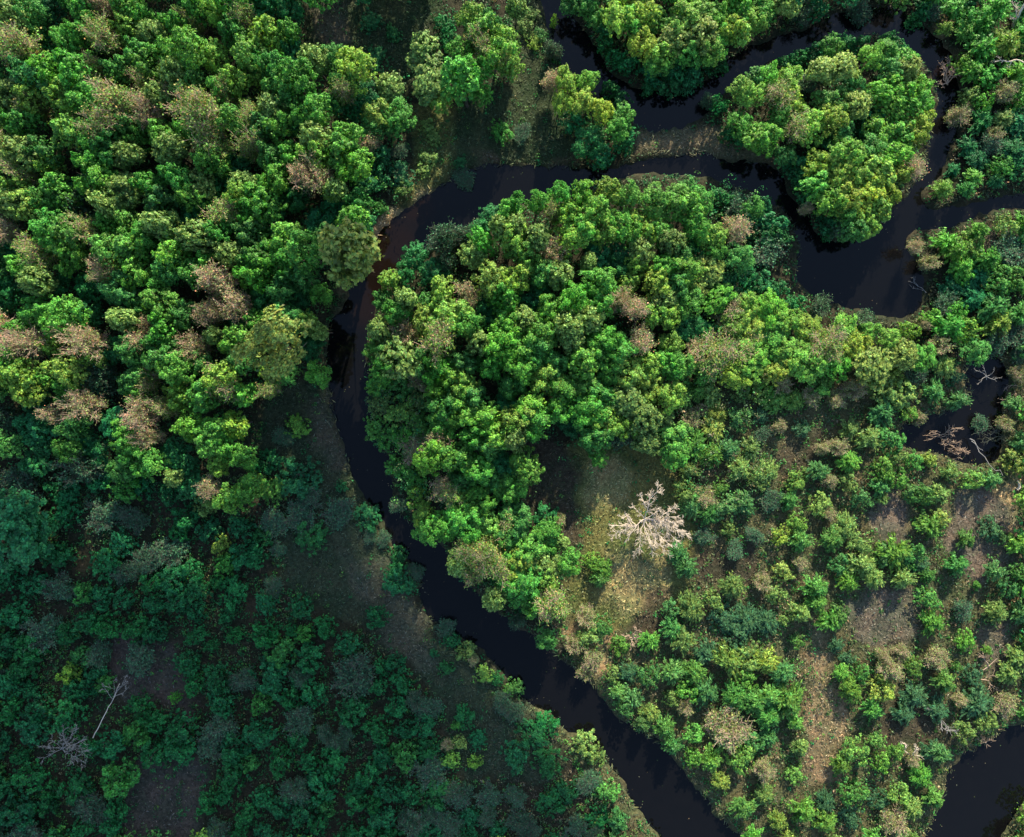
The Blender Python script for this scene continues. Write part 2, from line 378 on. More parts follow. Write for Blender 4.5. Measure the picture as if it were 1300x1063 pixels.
# polygon, colour, strength, grass density, undergrowth density
ZONES = [
 ([(385,-60),(540,-60),(560,40),(530,60),(530,118),(500,88),(470,70),(400,76),(385,40)], MEAD, 1, 1, .10),
 ([(400,10),(450,5),(440,55),(405,50)], GREY, .7, .8, .05),
 ([(640,-40),(700,-40),(705,100),(735,150),(740,214),(560,216),(545,240),(520,240),(545,150),(600,130),(650,100)], MEAD, 1, 1, .15),
 ([(520,140),(580,135),(575,175),(545,250),(515,262),(505,240),(530,190)], OLIVE, .9, 1, .5),  # sunlit strip of the meadow, its light painted in as lighter ground
 ([(476,305),(495,276),(535,244),(572,226),(565,250),(545,262),(520,290),(484,320)], (.52,.38,.23), 1, .9, .02),
 ([(418,420),(430,378),(450,362),(462,350),(455,385),(432,402),(426,430)], (.25,.18,.115), .9, .7, .05),
 ([(600,200),(740,205),(735,215),(600,216)], (.10,.075,.055), .8, .7, .02),
 ([(795,168),(850,163),(905,160),(955,180),(1000,220),(975,214),(900,200),(800,204)], (.13,.11,.07), .95, 1, .06),
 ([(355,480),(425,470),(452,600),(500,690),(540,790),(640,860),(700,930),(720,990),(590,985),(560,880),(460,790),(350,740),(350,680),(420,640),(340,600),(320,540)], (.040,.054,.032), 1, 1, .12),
 ([(390,500),(425,490),(445,600),(410,600)], (.075,.07,.052), .9, .8, .05),
 ([(440,700),(500,700),(545,790),(560,850),(500,830),(450,760)], (.078,.078,.056), .9, .9, .05),
 ([(655,570),(700,550),(732,560),(730,690),(690,690),(650,640)], (.05,.045,.032), 1, .7, .05),  # shaded part of the clearing, the trees' shadow painted into the ground colour
 ([(728,560),(860,545),(850,600),(880,680),(865,760),(800,790),(740,800),(715,740),(730,680)], OLIVE, 1, 1, .16),
 ([(735,590),(790,580),(800,640),(745,640)], STRAW, .8, 1, .05),
 ([(760,690),(840,700),(850,760),(780,780)], STRAW, .75, 1, .05),
 ([(725,800),(770,795),(775,850),(745,850)], TAN, .75, 1, .08),
 ([(820,745),(850,740),(850,800),(800,800)], SOIL, .8, .5, .05),
 ([(1018,770),(1045,770),(1050,850),(1070,880),(1060,985),(1015,985),(1020,880)], (.22,.165,.10), .8, 1, .3),
 ([(1095,640),(1150,620),(1150,690),(1105,690)], GREY, 1, .5, .04),
 ([(1070,750),(1160,735),(1170,790),(1110,830),(1075,800)], GREY, .85, .7, .06),
 ([(1215,620),(1275,620),(1290,730),(1230,730),(1195,690)], GREY, 1, .6, .06),
 ([(1235,790),(1290,780),(1280,840),(1245,850)], GREY, .8, .6, .06),
 ([(1272,600),(1288,600),(1285,670),(1272,670)], TAN, .9, .6, .02),
 ([(980,560),(1040,540),(1050,600),(985,610)], SOIL, .7, .6, .2),
 ([(870,680),(960,690),(950,740),(880,730)], SOIL, .8, .5, .15),
 ([(1120,880),(1190,880),(1200,940),(1110,940)], SOIL, .8, .4, .15),
 ([(1182,20),(1200,30),(1212,70),(1228,95),(1220,100),(1200,62),(1186,48)], TAN, .7, .7, .1),
 ([(1252,300),(1300,295),(1300,350),(1256,345)], GREY, .9, .6, .08),
 ([(130,800),(230,810),(250,900),(160,900)], (.07,.06,.055), .9, .4, .15),
 ([(1240,640),(1300,640),(1300,720),(1250,720)], GREY, .5, .6, .1),
 ([(170,960),(260,960),(250,1063),(150,1063)], (.07,.06,.055), .8, .5, .15),
]
ZI = np.arange(-260, 1561, 4.0); ZJ = np.arange(-260, 1321, 4.0); zx, zy = np.meshgrid(ZI, ZJ)
zcol = np.tile(np.array(FLOOR), zx.shape + (1,)); zgrass = np.full(zx.shape, .04); zund = np.full(zx.shape, 1.0); zopen = np.zeros(zx.shape)
wob_x = zx + (vnoise(zx, zy, 22, 5) - .5) * 26; wob_y = zy + (vnoise(zx, zy, 22, 6) - .5) * 26
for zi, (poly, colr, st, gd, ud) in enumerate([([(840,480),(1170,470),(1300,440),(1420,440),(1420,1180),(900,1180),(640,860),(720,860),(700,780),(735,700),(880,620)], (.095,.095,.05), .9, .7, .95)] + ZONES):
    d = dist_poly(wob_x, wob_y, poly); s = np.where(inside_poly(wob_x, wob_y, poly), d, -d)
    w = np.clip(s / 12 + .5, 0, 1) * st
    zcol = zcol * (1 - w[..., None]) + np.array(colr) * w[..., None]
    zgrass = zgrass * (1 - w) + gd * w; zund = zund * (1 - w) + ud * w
    if zi: zopen = np.maximum(zopen, np.clip(s / 12 + .5, 0, 1))
def zlook(A, px, py):
    i = np.clip(((np.asarray(px) + 260) / 4.0).astype(int), 0, len(ZI) - 1); j = np.clip(((np.asarray(py) + 260) / 4.0).astype(int), 0, len(ZJ) - 1)
    return A[j, i]

# ------------------------------------------------------------------ ground
def structure(o, kind='structure'):
    o['kind'] = kind
    COL.objects.link(o); return o

gxs = np.concatenate([[-16000, -5000, -2000, -900, -500], np.arange(-300, 1601, 4.5), [1800, 2200, 3300, 6300, 17000]])
gys = np.concatenate([[-16000, -5000, -2000, -900, -500], np.arange(-300, 1361, 4.5), [1600, 2000, 3100, 6000, 17000]])
A, B = np.meshgrid(gxs, gys)
Z = ground_z(A, B)
far = (A < -290) | (A > 1590) | (B < -290) | (B > 1350)
Z = np.where(far, .7, Z)
V = np.stack([(A - CX) * PX, (CY - B) * PX, Z], -1).reshape(-1, 3)
nx, ny = len(gxs), len(gys)
ii, jj = np.meshgrid(np.arange(nx - 1), np.arange(ny - 1)); b0 = (jj * nx + ii).ravel()
F = np.stack([b0, b0 + nx, b0 + nx + 1, b0 + 1], 1)
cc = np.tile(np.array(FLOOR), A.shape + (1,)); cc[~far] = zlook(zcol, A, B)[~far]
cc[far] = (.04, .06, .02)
mud = np.clip(1 - (sd_at(A, B) * PX) / .8, 0, 1)[..., None] * (~far)[..., None]
m, nt, N, L = new_mat('ground')
out = N.new('ShaderNodeOutputMaterial'); bs = N.new('ShaderNodeBsdfPrincipled'); bs.inputs['Roughness'].default_value = .95; bs.inputs['Specular IOR Level'].default_value = .15
at = N.new('ShaderNodeAttribute'); at.attribute_name = 'cover'
tc = N.new('ShaderNodeTexCoord')
n1 = N.new('ShaderNodeTexNoise'); n1.inputs['Scale'].default_value = 1.7; n1.inputs['Detail'].default_value = 8; n1.inputs['Roughness'].default_value = .7
n2 = N.new('ShaderNodeTexNoise'); n2.inputs['Scale'].default_value = .22; n2.inputs['Detail'].default_value = 4
L.new(tc.outputs['Object'], n1.inputs['Vector']); L.new(tc.outputs['Object'], n2.inputs['Vector'])
r1 = N.new('ShaderNodeMapRange'); r1.inputs['From Min'].default_value = .3; r1.inputs['From Max'].default_value = .7; r1.inputs['To Min'].default_value = .35; r1.inputs['To Max'].default_value = 1.65
L.new(n1.outputs['Fac'], r1.inputs['Value'])
r2 = N.new('ShaderNodeValToRGB'); r2.color_ramp.elements[0].position = .38; r2.color_ramp.elements[0].color = (.75, .9, .75, 1); r2.color_ramp.elements[1].position = .64; r2.color_ramp.elements[1].color = (1.2, 1.05, .95, 1)
L.new(n2.outputs['Fac'], r2.inputs[0])
x1 = N.new('ShaderNodeMix'); x1.data_type = 'RGBA'; x1.blend_type = 'MULTIPLY'; x1.inputs[0].default_value = 1
L.new(at.outputs['Color'], x1.inputs[6]); L.new(r1.outputs[0], x1.inputs[7])
x2 = N.new('ShaderNodeMix'); x2.data_type = 'RGBA'; x2.blend_type = 'MULTIPLY'; x2.inputs[0].default_value = 1
L.new(x1.outputs[2], x2.inputs[6]); L.new(r2.outputs[0], x2.inputs[7])
L.new(x2.outputs[2], bs.inputs['Base Color'])
bp = N.new('ShaderNodeBump'); bp.inputs['Strength'].default_value = .8; bp.inputs['Distance'].default_value = .25
L.new(n1.outputs['Fac'], bp.inputs['Height']); L.new(bp.outputs[0], bs.inputs['Normal']); L.new(bs.outputs[0], out.inputs['Surface'])
M_ground = m
me = build_mesh('ground', V, F, M_ground, smooth=True)
a = me.attributes.new('cover', 'FLOAT_COLOR', 'POINT'); c4 = np.ones((len(V), 4), np.float32)
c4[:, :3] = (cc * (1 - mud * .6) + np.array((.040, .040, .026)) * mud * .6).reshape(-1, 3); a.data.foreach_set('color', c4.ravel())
ground = structure(bpy.data.objects.new('ground', me))

# ------------------------------------------------------------------ river
m, nt, N, L = new_mat('water')
out = N.new('ShaderNodeOutputMaterial'); bs = N.new('ShaderNodeBsdfPrincipled')
bs.inputs['Base Color'].default_value = (.017, .0085, .0055, 1); bs.inputs['Roughness'].default_value = .06; bs.inputs['IOR'].default_value = 1.33
tc = N.new('ShaderNodeTexCoord'); n1 = N.new('ShaderNodeTexNoise'); n1.inputs['Scale'].default_value = .5; n1.inputs['Detail'].default_value = 4
L.new(tc.outputs['Object'], n1.inputs['Vector'])
cr = N.new('ShaderNodeValToRGB'); cr.color_ramp.elements[0].color = (.0034, .0036, .0042, 1); cr.color_ramp.elements[1].color = (.0050, .0048, .0052, 1)
L.new(n1.outputs['Fac'], cr.inputs[0])
last = cr.outputs[0]
for (px_, py_, rad_) in ((492, 318, 9.5), (470, 385, 6.5), (1203, 84, 5.5), (530, 262, 4.5)):      # sunlit stretches of river, the sun's brown painted into the water colour
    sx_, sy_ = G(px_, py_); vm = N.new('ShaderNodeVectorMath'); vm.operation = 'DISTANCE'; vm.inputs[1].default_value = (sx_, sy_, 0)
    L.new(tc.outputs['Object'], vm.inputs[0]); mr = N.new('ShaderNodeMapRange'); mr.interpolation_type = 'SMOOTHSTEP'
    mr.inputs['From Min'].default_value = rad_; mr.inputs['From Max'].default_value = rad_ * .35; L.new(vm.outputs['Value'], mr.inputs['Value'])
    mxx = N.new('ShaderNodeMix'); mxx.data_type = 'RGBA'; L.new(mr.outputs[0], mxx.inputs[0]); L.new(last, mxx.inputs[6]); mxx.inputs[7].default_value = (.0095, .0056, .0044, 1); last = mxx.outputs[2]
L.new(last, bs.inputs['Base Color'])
n3 = N.new('ShaderNodeTexNoise'); n3.inputs['Scale'].default_value = 1.6; n3.inputs['Detail'].default_value = 3
L.new(tc.outputs['Object'], n3.inputs['Vector'])
bp = N.new('ShaderNodeBump'); bp.inputs['Strength'].default_value = .12; bp.inputs['Distance'].default_value = .05
L.new(n3.outputs['Fac'], bp.inputs['Height']); L.new(bp.outputs[0], bs.inputs['Normal']); L.new(bs.outputs[0], out.inputs['Surface'])
x0, y0 = G(-290, -290); x1_, y1_ = G(1590, 1350)
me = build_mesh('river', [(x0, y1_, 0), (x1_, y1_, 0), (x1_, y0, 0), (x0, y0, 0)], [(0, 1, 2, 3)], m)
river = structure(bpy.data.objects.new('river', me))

# ------------------------------------------------------------------ trees and shrubs
# x y diameter(px) type, read off the photo.  g bright green, m mid green, y yellow green, o pale olive, d dark green,
# t half-leafed tan, T bare tan, w grey twiggy
RAW = """
15 22 40 o;43 12 36 m;70 15 40 d;27 63 46 t;58 60 36 d;81 54 34 g;107 45 30 g;134 50 38 t;162 38 30 y;165 50 26 t;195 46 36 o;223 30 28 g;256 10 32 g;249 32 20 t;302 10 34 g;292 36 34 g;315 28 30 t;312 50 24 g;244 62 50 g;274 74 30 t;315 70 40 t;127 70 26 w;178 70 36 m;185 88 38 g;102 94 44 g;130 92 22 t;152 92 28 m;36 100 44 m;15 124 36 o;38 126 40 y;79 124 42 t;48 140 22 t;223 102 36 o;249 102 28 m;279 112 34 g;300 106 30 t;188 109 28 t;216 122 30 T;155 127 44 t;198 127 30 o;256 135 48 t;292 122 26 t;190 145 32 T;112 135 36 g;140 163 38 t;163 162 34 m;81 168 36 y;114 168 38 m;33 158 34 m;208 173 34 g;239 163 30 g;274 175 42 t;292 152 34 m;317 142 30 t;140 190 36 m;28 198 38 o;58 193 32 m;114 208 40 g;165 200 36 o;221 193 40 o;264 203 34 g;300 208 32 d;322 196 26 t;28 224 34 t;5 208 26 g;63 211 26 y;127 228 44 g;162 238 34 o;190 223 34 g;228 228 38 m;254 236 34 o;279 234 34 d;310 238 34 o;71 236 30 g;25 241 30 y;101 238 26 d;
335 10 40 d;366 13 34 d;335 40 34 y;366 40 26 g;371 61 34 d;325 66 26 t;335 84 34 m;361 84 30 m;399 78 32 o;427 76 30 m;452 86 42 y;477 76 32 d;429 99 34 m;383 109 40 g;358 107 34 g;439 122 28 t;330 101 24 t;427 129 30 d;404 142 40 g;366 127 30 m;345 142 40 o;495 112 32 o;477 142 38 y;505 147 38 g;462 122 32 d;454 142 30 d;335 162 36 m;358 162 34 g;383 157 34 d;409 175 38 o;439 173 38 g;432 195 40 g;449 216 42 g;404 203 38 t;386 223 38 T;409 228 34 T;429 238 30 o;345 228 40 g;345 200 30 m;371 195 30 g;472 162 30 m;495 165 24 m;508 193 22 w;482 198 28 d;508 223 34 d;477 228 30 d;462 236 28 d;543 162 22 o;551 178 20 o;543 203 24 o;538 218 22 o;513 241 24 o;
538 61 34 o;543 86 46 o;546 109 44 o;566 33 28 d;569 51 26 d;597 20 30 y;607 38 34 y;622 28 26 m;607 56 34 t;627 66 38 y;635 48 30 y;584 66 28 g;589 107 44 g;597 94 36 g;564 127 30 y;612 122 22 g;645 84 24 t;637 170 30 g;662 172 26 w;589 226 30 w;584 208 18 d;472 30 30 d;500 45 24 d;
655 10 24 o;673 20 26 o;668 38 22 o;645 56 28 y;648 84 28 y;686 46 22 m;678 56 16 t;703 66 26 w;703 25 12 y;703 107 22 T;719 104 34 y;747 101 34 g;714 127 34 y;739 127 34 y;762 142 34 y;790 150 30 g;782 165 28 g;774 112 26 d;787 127 30 d;749 178 40 d;762 198 40 d;792 178 36 d;726 155 30 d;
724 5 24 m;749 5 30 g;754 20 26 g;767 38 30 d;769 58 32 d;782 76 32 d;797 84 30 d;782 20 36 y;802 28 34 g;818 15 36 y;833 30 34 g;818 58 34 y;840 71 34 y;833 81 30 g;858 51 40 o;868 30 38 y;868 15 34 g;894 18 40 y;889 48 40 o;909 51 36 g;906 25 34 g;929 33 36 y;939 46 30 y;939 15 36 g;955 28 28 y;904 68 34 g;879 68 34 g;856 94 40 d;881 94 40 d;909 81 34 d;828 96 36 d;848 109 34 d;823 109 28 d;873 106 30 d;
942 114 30 t;955 124 34 y;914 134 28 d;899 129 20 w;942 162 34 g;960 175 36 g;932 175 30 d;962 101 30 m;970 16 30 g;999 8 32 o;1012 18 24 w;1033 13 32 d;1091 14 40 w;1169 13 30 d;1161 27 22 d;1182 18 26 w;963 29 24 y;
1209 13 34 g;1230 26 38 g;1261 16 40 g;1198 37 22 t;1222 44 30 g;1245 34 30 g;1243 63 40 g;1274 58 44 y;1292 47 34 g;1222 78 30 y;1232 92 36 g;1256 99 36 g;1285 97 36 g;1230 123 28 o;1245 131 28 g;1269 120 30 t;1290 126 34 g;1216 146 32 T;1269 154 28 o;1243 157 34 d;1287 157 34 d;1258 173 18 T;1226 188 30 d;1256 188 30 w;1282 194 34 d;1292 215 30 d;1208 217 24 d;1232 227 22 y;1196 240 28 y;1237 204 26 d;1260 232 22 d;
1054 60 26 g;1033 68 30 d;1012 76 28 d;994 84 26 d;1073 54 26 d;1091 60 26 d;1128 52 26 d;1141 65 28 d;1107 73 36 g;1122 71 30 g;1143 78 30 g;1044 92 34 o;1070 89 38 o;976 102 34 g;999 99 30 t;1018 107 28 w;986 120 30 t;1004 131 38 y;1151 89 40 o;1130 92 30 m;1143 113 38 g;1167 110 38 g;1170 126 34 g;1117 120 34 g;1086 136 34 o;1054 131 38 m;1010 162 40 t;1028 157 40 t;1057 152 38 y;991 147 30 g;1104 149 34 d;1130 139 34 g;1153 141 38 g;1167 152 34 y;1091 167 34 d;1065 170 30 m;1117 167 34 g;1143 170 38 g;1162 173 34 y;1078 194 40 g;1104 194 34 m;1133 196 38 g;1046 188 34 d;1038 209 34 y;1065 215 38 y;1091 222 38 y;1117 220 38 y;1139 222 34 y;1160 212 34 T;1010 212 34 d;1014 229 30 d;1036 235 36 g;970 173 40 g;996 198 26 m;1025 248 32 d;1052 250 38 g;1078 253 38 y;1107 248 38 y;1128 250 34 y;1115 269 32 y;1094 274 38 y;1070 271 34 m;1065 285 34 w;1048 285 28 d;1083 291 32 m;1100 288 28 y;1025 264 20 T;1052 299 20 d;
966 266 36 d;982 284 40 d;990 303 36 d;970 300 40 d;970 321 36 w;964 358 36 d;987 368 34 d;1008 390 34 d;1039 390 30 w;976 394 40 g;999 409 40 g;1094 406 30 w;1025 420 34 y;1070 414 34 g;1101 422 34 g;1083 438 36 y;1049 441 44 t;1130 430 36 t;1151 422 34 t;1169 411 22 t;1143 449 34 o;1169 454 30 g;976 430 40 g;999 449 40 g;1025 459 44 g;1057 465 36 g;1104 468 52 o;1130 475 34 t;986 472 34 t;1039 480 34 g;965 451 36 g;
1164 311 22 T;1179 334 26 T;1198 307 34 g;1211 318 36 y;1230 313 36 y;1239 296 34 g;1245 329 36 g;1217 339 30 g;1274 287 36 o;1295 284 34 g;1279 321 44 w;1219 350 26 g;1237 352 34 d;1203 365 30 d;1269 360 36 m;1290 358 34 m;1232 379 34 d;1196 386 28 w;1211 394 28 g;1203 415 40 g;1224 420 38 y;1182 405 24 g;1258 392 36 m;1261 413 40 y;1285 397 36 m;1292 423 34 w;1188 439 26 T;1261 436 40 w;1237 447 30 m;1196 465 34 o;1209 480 30 d;1156 470 28 w;1290 449 30 w;1290 474 26 t;
15 255 38 o;38 265 36 y;8 293 30 T;58 255 34 m;81 255 32 g;101 268 36 w;137 263 34 o;157 248 36 o;145 283 30 g;165 286 34 g;183 298 34 g;200 255 38 m;206 286 40 o;228 260 36 d;244 253 34 t;272 263 34 d;254 301 46 o;297 273 34 t;317 265 34 g;305 250 30 t;315 298 38 m;63 293 40 g;89 301 40 m;91 326 38 g;46 314 34 t;15 326 34 d;142 316 44 g;173 314 36 g;213 319 38 y;233 321 22 t;292 321 34 o;325 324 34 m;127 339 30 T;99 336 24 w;48 357 36 o;15 375 40 d;147 347 26 t;178 347 36 g;216 342 34 m;244 349 34 m;274 357 38 T;152 367 38 m;114 364 34 d;208 382 40 g;302 385 38 T;322 347 36 g;76 397 50 g;43 397 34 g;30 418 30 g;234 400 30 m;261 395 30 T;160 408 34 o;190 410 24 T;183 430 28 T;117 433 38 T;84 418 22 T;38 443 42 T;213 418 34 g;254 443 36 T;274 428 26 o;300 433 40 g;203 451 40 m;218 468 36 g;147 446 30 d;183 463 30 d;79 468 44 y;30 476 40 y;132 476 34 w;173 479 28 m;284 474 46 y;254 463 30 m;310 458 32 m;8 479 30 d;305 408 30 d;
335 255 38 g;328 278 34 m;345 283 36 d;378 255 34 d;422 245 24 t;427 265 34 d;452 255 34 m;482 265 22 m;462 283 28 d;406 281 34 d;361 301 38 g;386 321 44 g;338 316 34 g;358 334 38 g;330 347 38 g;353 367 38 m;383 357 34 m;381 377 30 d;330 382 36 d;442 334 72 o;361 440 72 y;406 418 28 o;366 476 26 m;325 438 22 t;
513 347 36 d;528 326 30 d;564 308 44 w;586 297 34 w;607 293 34 d;624 276 30 d;645 272 30 g;614 308 38 g;635 293 38 o;645 306 36 t;599 326 30 o;566 334 30 w;493 356 26 y;548 347 34 d;566 370 34 y;627 357 38 y;592 374 28 T;513 382 38 o;533 405 36 y;503 402 36 m;488 384 26 m;553 400 28 y;576 402 42 y;561 430 44 t;484 418 36 o;518 425 30 T;476 443 34 g;495 443 34 m;508 458 50 o;484 468 38 g;485 489 38 g;538 460 34 m;531 481 34 t;602 415 36 g;619 397 32 d;604 438 34 o;627 440 42 g;561 473 36 g;586 481 36 y;586 458 34 m;624 463 36 g;642 415 34 g;
655 260 34 g;683 255 36 g;711 250 36 g;741 246 38 g;772 243 38 y;797 246 38 g;828 255 44 g;856 258 40 g;873 263 36 g;889 255 34 g;914 252 34 d;932 260 34 w;956 266 34 g;655 286 38 o;703 270 28 t;726 268 38 y;757 268 38 y;686 301 38 o;721 303 40 y;769 298 30 y;792 288 38 g;815 288 38 y;835 298 34 g;851 308 34 o;881 288 38 g;904 298 30 t;932 293 34 T;950 283 38 d;884 311 36 d;660 321 34 t;701 329 28 T;670 336 34 y;747 329 24 o;762 326 36 d;787 321 34 d;815 319 30 o;863 324 30 m;843 336 36 g;658 352 36 y;714 352 34 o;759 357 40 g;729 377 40 g;767 377 40 g;686 372 32 d;673 385 34 d;782 342 34 d;833 362 36 t;873 347 40 t;896 342 38 o;856 362 34 m;787 385 30 T;805 392 36 T;833 397 36 y;851 402 36 y;840 380 36 o;871 385 34 g;884 364 30 o;909 382 40 g;945 354 44 d;919 354 36 d;922 397 34 T;950 387 38 y;934 413 34 t;917 418 30 T;955 418 38 y;665 410 36 o;648 418 38 g;683 423 38 g;724 413 40 o;749 405 38 o;653 443 40 g;673 441 34 g;724 435 36 o;767 428 38 g;785 438 38 g;757 443 34 g;815 433 34 T;868 415 40 d;889 418 34 d;906 451 50 t;884 443 26 T;741 463 40 g;703 461 34 m;772 468 34 g;797 476 38 y;825 463 36 y;848 461 36 g;861 466 34 g;894 471 30 g;932 476 40 y;955 458 40 g;947 438 34 t;700 395 36 g;690 345 34 m;740 290 34 g;640 380 36 g;662 462 38 g;685 445 34 m;690 480 36 y;
482 490 38 g;513 490 34 m;482 513 38 o;508 526 48 t;531 508 34 o;477 543 38 g;493 556 40 g;513 556 34 g;533 541 38 g;559 495 36 g;589 495 34 y;564 518 38 m;589 526 36 y;564 538 34 g;619 526 36 g;531 569 38 t;556 561 30 T;548 582 44 g;579 582 44 g;599 592 40 g;503 592 34 g;520 604 36 g;637 556 42 y;619 564 34 m;559 617 34 T;569 627 30 t;531 630 38 y;543 653 42 y;586 635 34 y;607 642 44 g;589 663 44 g;561 668 44 g;617 663 38 y;545 673 34 g;506 642 28 w;642 620 38 g;630 609 30 m;599 696 44 t;619 706 48 t;584 713 40 o;645 668 34 t;640 683 30 g;647 713 30 g;602 723 36 t;600 555 36 g;590 610 34 m;640 590 34 d;600 510 34 m;
378 541 26 y;361 556 26 w;345 584 30 d;348 622 34 g;325 617 24 y;381 607 48 d;396 630 26 w;434 617 22 d;432 650 34 w;467 655 38 d;381 655 38 w;350 663 36 w;396 680 38 d;356 696 18 w;472 678 22 w;487 683 22 w;505 706 34 d;527 724 26 w;335 680 30 d;325 706 26 d;503 724 30 d;
650 488 30 m;660 531 40 y;681 536 36 g;673 515 36 y;650 556 36 o;716 503 40 g;711 518 34 g;741 495 38 g;746 518 44 g;767 500 38 g;772 531 38 y;797 536 38 y;797 505 40 o;818 526 38 o;823 495 38 y;846 503 38 y;838 531 30 o;863 505 34 g;881 495 34 g;901 500 34 o;909 526 34 y;939 495 38 o;962 495 36 y;876 531 28 T;889 520 18 T;904 543 36 y;937 533 36 m;858 556 40 g;879 564 38 g;858 576 34 g;904 576 36 g;922 569 34 m;950 569 34 o;939 594 40 o;962 602 36 o;818 561 34 o;787 550 34 w;868 622 24 o;876 640 34 m;891 630 28 T;896 650 34 m;917 645 34 m;942 637 36 m;955 678 24 w;891 680 26 w;858 703 30 m;868 718 34 m;752 713 34 g;764 721 30 g;650 620 30 g;650 637 30 d;655 658 34 m;648 678 34 m;696 678 36 g;714 688 20 o;673 698 38 g;655 713 38 y;693 658 34 d;691 716 34 o;711 657 16 T;932 696 28 w;759 582 20 g;
970 496 34 g;989 485 30 t;984 509 34 g;1004 509 34 g;1039 490 34 g;1028 503 26 T;1057 506 28 T;1080 493 36 t;1117 493 40 o;1143 501 44 o;1117 524 38 m;1151 524 30 g;1182 496 34 m;1214 509 38 m;1167 530 24 T;965 551 24 w;986 540 22 t;1075 545 28 o;1101 556 34 o;1127 558 44 m;1137 578 28 o;1059 566 26 T;1041 569 20 T;1075 585 34 g;1036 598 30 m;1052 608 22 T;1075 613 28 o;1117 595 34 g;1135 606 32 g;1159 585 34 g;1178 582 26 t;1114 619 30 m;1091 634 26 m;1117 632 18 o;1245 538 26 w;1276 538 26 T;1287 585 44 y;1295 560 30 m;1203 598 30 o;1232 608 40 g;1256 608 34 m;1169 627 38 m;1190 627 26 o;1154 627 26 m;973 598 32 o;963 611 30 o;999 634 28 m;976 634 30 w;1039 642 30 y;1050 650 22 T;1012 663 28 g;1015 684 32 g;1073 668 34 o;1054 684 34 m;1091 689 34 o;1177 666 36 g;1190 658 26 y;1222 684 24 m;1253 671 32 d;1266 679 24 m;1290 689 34 g;1133 700 44 g;1154 705 34 m;1122 705 34 m;1065 716 30 m;1091 716 34 o;1164 716 28 d;1258 723 30 m;1290 726 30 m;
665 742 46 g;650 739 34 g;691 732 34 y;678 765 34 g;703 765 36 t;655 788 24 w;693 811 24 m;744 780 34 t;764 795 30 m;762 732 26 g;747 808 34 o;752 833 34 t;728 814 26 T;741 855 24 T;787 818 26 g;777 853 26 o;823 813 28 g;851 772 26 m;876 770 40 o;904 760 30 o;851 798 30 m;863 810 36 o;823 856 34 m;797 851 30 d;851 851 34 m;879 851 34 g;784 876 32 m;794 895 38 m;802 881 30 m;815 917 32 m;823 902 30 y;842 922 36 m;853 942 34 m;873 876 34 g;896 876 38 m;851 884 26 o;879 930 26 g;868 897 22 T;919 922 58 t;932 881 44 g;957 889 40 g;924 836 44 y;952 833 44 o;919 785 40 d;945 785 40 d;932 805 40 d;894 826 34 d;879 960 34 g;901 960 34 g;940 958 36 g;945 861 38 g;957 940 34 m;
742 945 42 o;757 960 32 o;652 876 30 m;652 902 34 w;676 932 44 d;692 919 34 d;696 966 34 d;
1031 745 34 g;1033 763 30 g;1012 776 32 o;994 787 16 o;1052 784 36 g;1065 776 30 m;1075 737 30 g;1107 732 34 o;1143 732 34 o;1175 729 26 m;1277 740 34 m;1237 742 12 g;1261 776 34 o;1292 776 34 m;1217 774 28 w;1180 789 34 g;1222 813 26 g;1248 823 14 g;970 837 38 y;991 850 34 m;1010 813 20 g;970 787 38 d;1073 834 24 d;1065 852 24 g;1143 826 26 T;1117 829 18 T;1156 844 32 g;1185 834 32 T;1127 847 34 t;1091 852 24 m;1078 873 34 g;1117 873 40 y;1104 899 30 g;1211 844 16 g;1287 834 34 o;1277 852 34 o;999 886 44 g;976 881 40 g;973 907 38 g;1007 912 24 g;973 933 26 m;1086 952 36 g;1065 967 32 g;1133 952 28 g;1117 965 26 g;1190 955 34 m;1180 949 28 d;1237 891 44 d;1248 916 32 o;1271 891 30 t;1295 905 20 g;1214 886 18 T;1185 897 30 d;1156 881 34 d;1143 902 30 d;1154 960 20 T;
36 495 42 y;8 531 34 w;84 485 30 g;127 493 34 w;94 541 34 m;167 488 28 m;185 526 42 T;157 546 26 g;165 571 42 g;150 531 38 d;53 508 34 d;46 543 38 d;107 556 34 d;228 503 36 y;256 508 42 g;287 488 44 t;310 503 30 g;246 538 36 g;274 546 40 g;302 538 36 y;269 564 36 g;289 566 32 g;277 589 26 y;223 574 34 d;48 587 30 d;56 564 24 d;162 620 38 g;183 617 30 d;112 594 40 w;127 607 34 d;223 604 22 o;244 617 34 d;289 632 40 g;317 622 34 g;261 640 28 o;84 622 38 d;84 655 34 d;23 612 44 w;38 642 44 w;15 673 70 d;137 653 40 w;173 658 34 w;228 675 24 d;266 673 30 w;282 693 26 y;305 668 34 d;287 716 28 g;137 716 46 w;244 724 34 d;157 688 34 d;76 706 40 w;223 698 36 w;193 708 40 w;310 703 36 d;
90 855 26 y;180 895 36 d;30 850 34 d;15 900 34 d;45 925 44 d;140 945 36 d;280 920 40 w;225 883 16 g;290 782 20 w;299 806 22 d;272 818 20 d;228 764 34 w;337 805 32 d;371 800 22 d;413 796 26 d;452 855 48 w;487 847 20 d;510 865 28 d;372 886 26 d;383 912 36 w;424 965 36 d;357 965 40 d;515 925 24 d;505 895 26 d;441 926 20 w;566 797 24 w;574 813 24 d;592 826 28 o;602 836 18 T;566 846 18 d;614 853 26 y;630 861 26 d;551 827 10 d;637 889 32 w;574 962 24 y;604 965 18 y;584 940 22 o;569 942 14 T;579 919 12 g;607 935 26 d;503 738 30 d;520 744 28 d;60 800 38 w;110 790 36 d;20 780 36 d;160 760 30 d;80 745 34 w;130 830 30 w;200 800 30 d;240 840 34 d;40 985 40 d;100 1000 40 d;310 860 34 w;330 930 36 d
"""
MAN = []
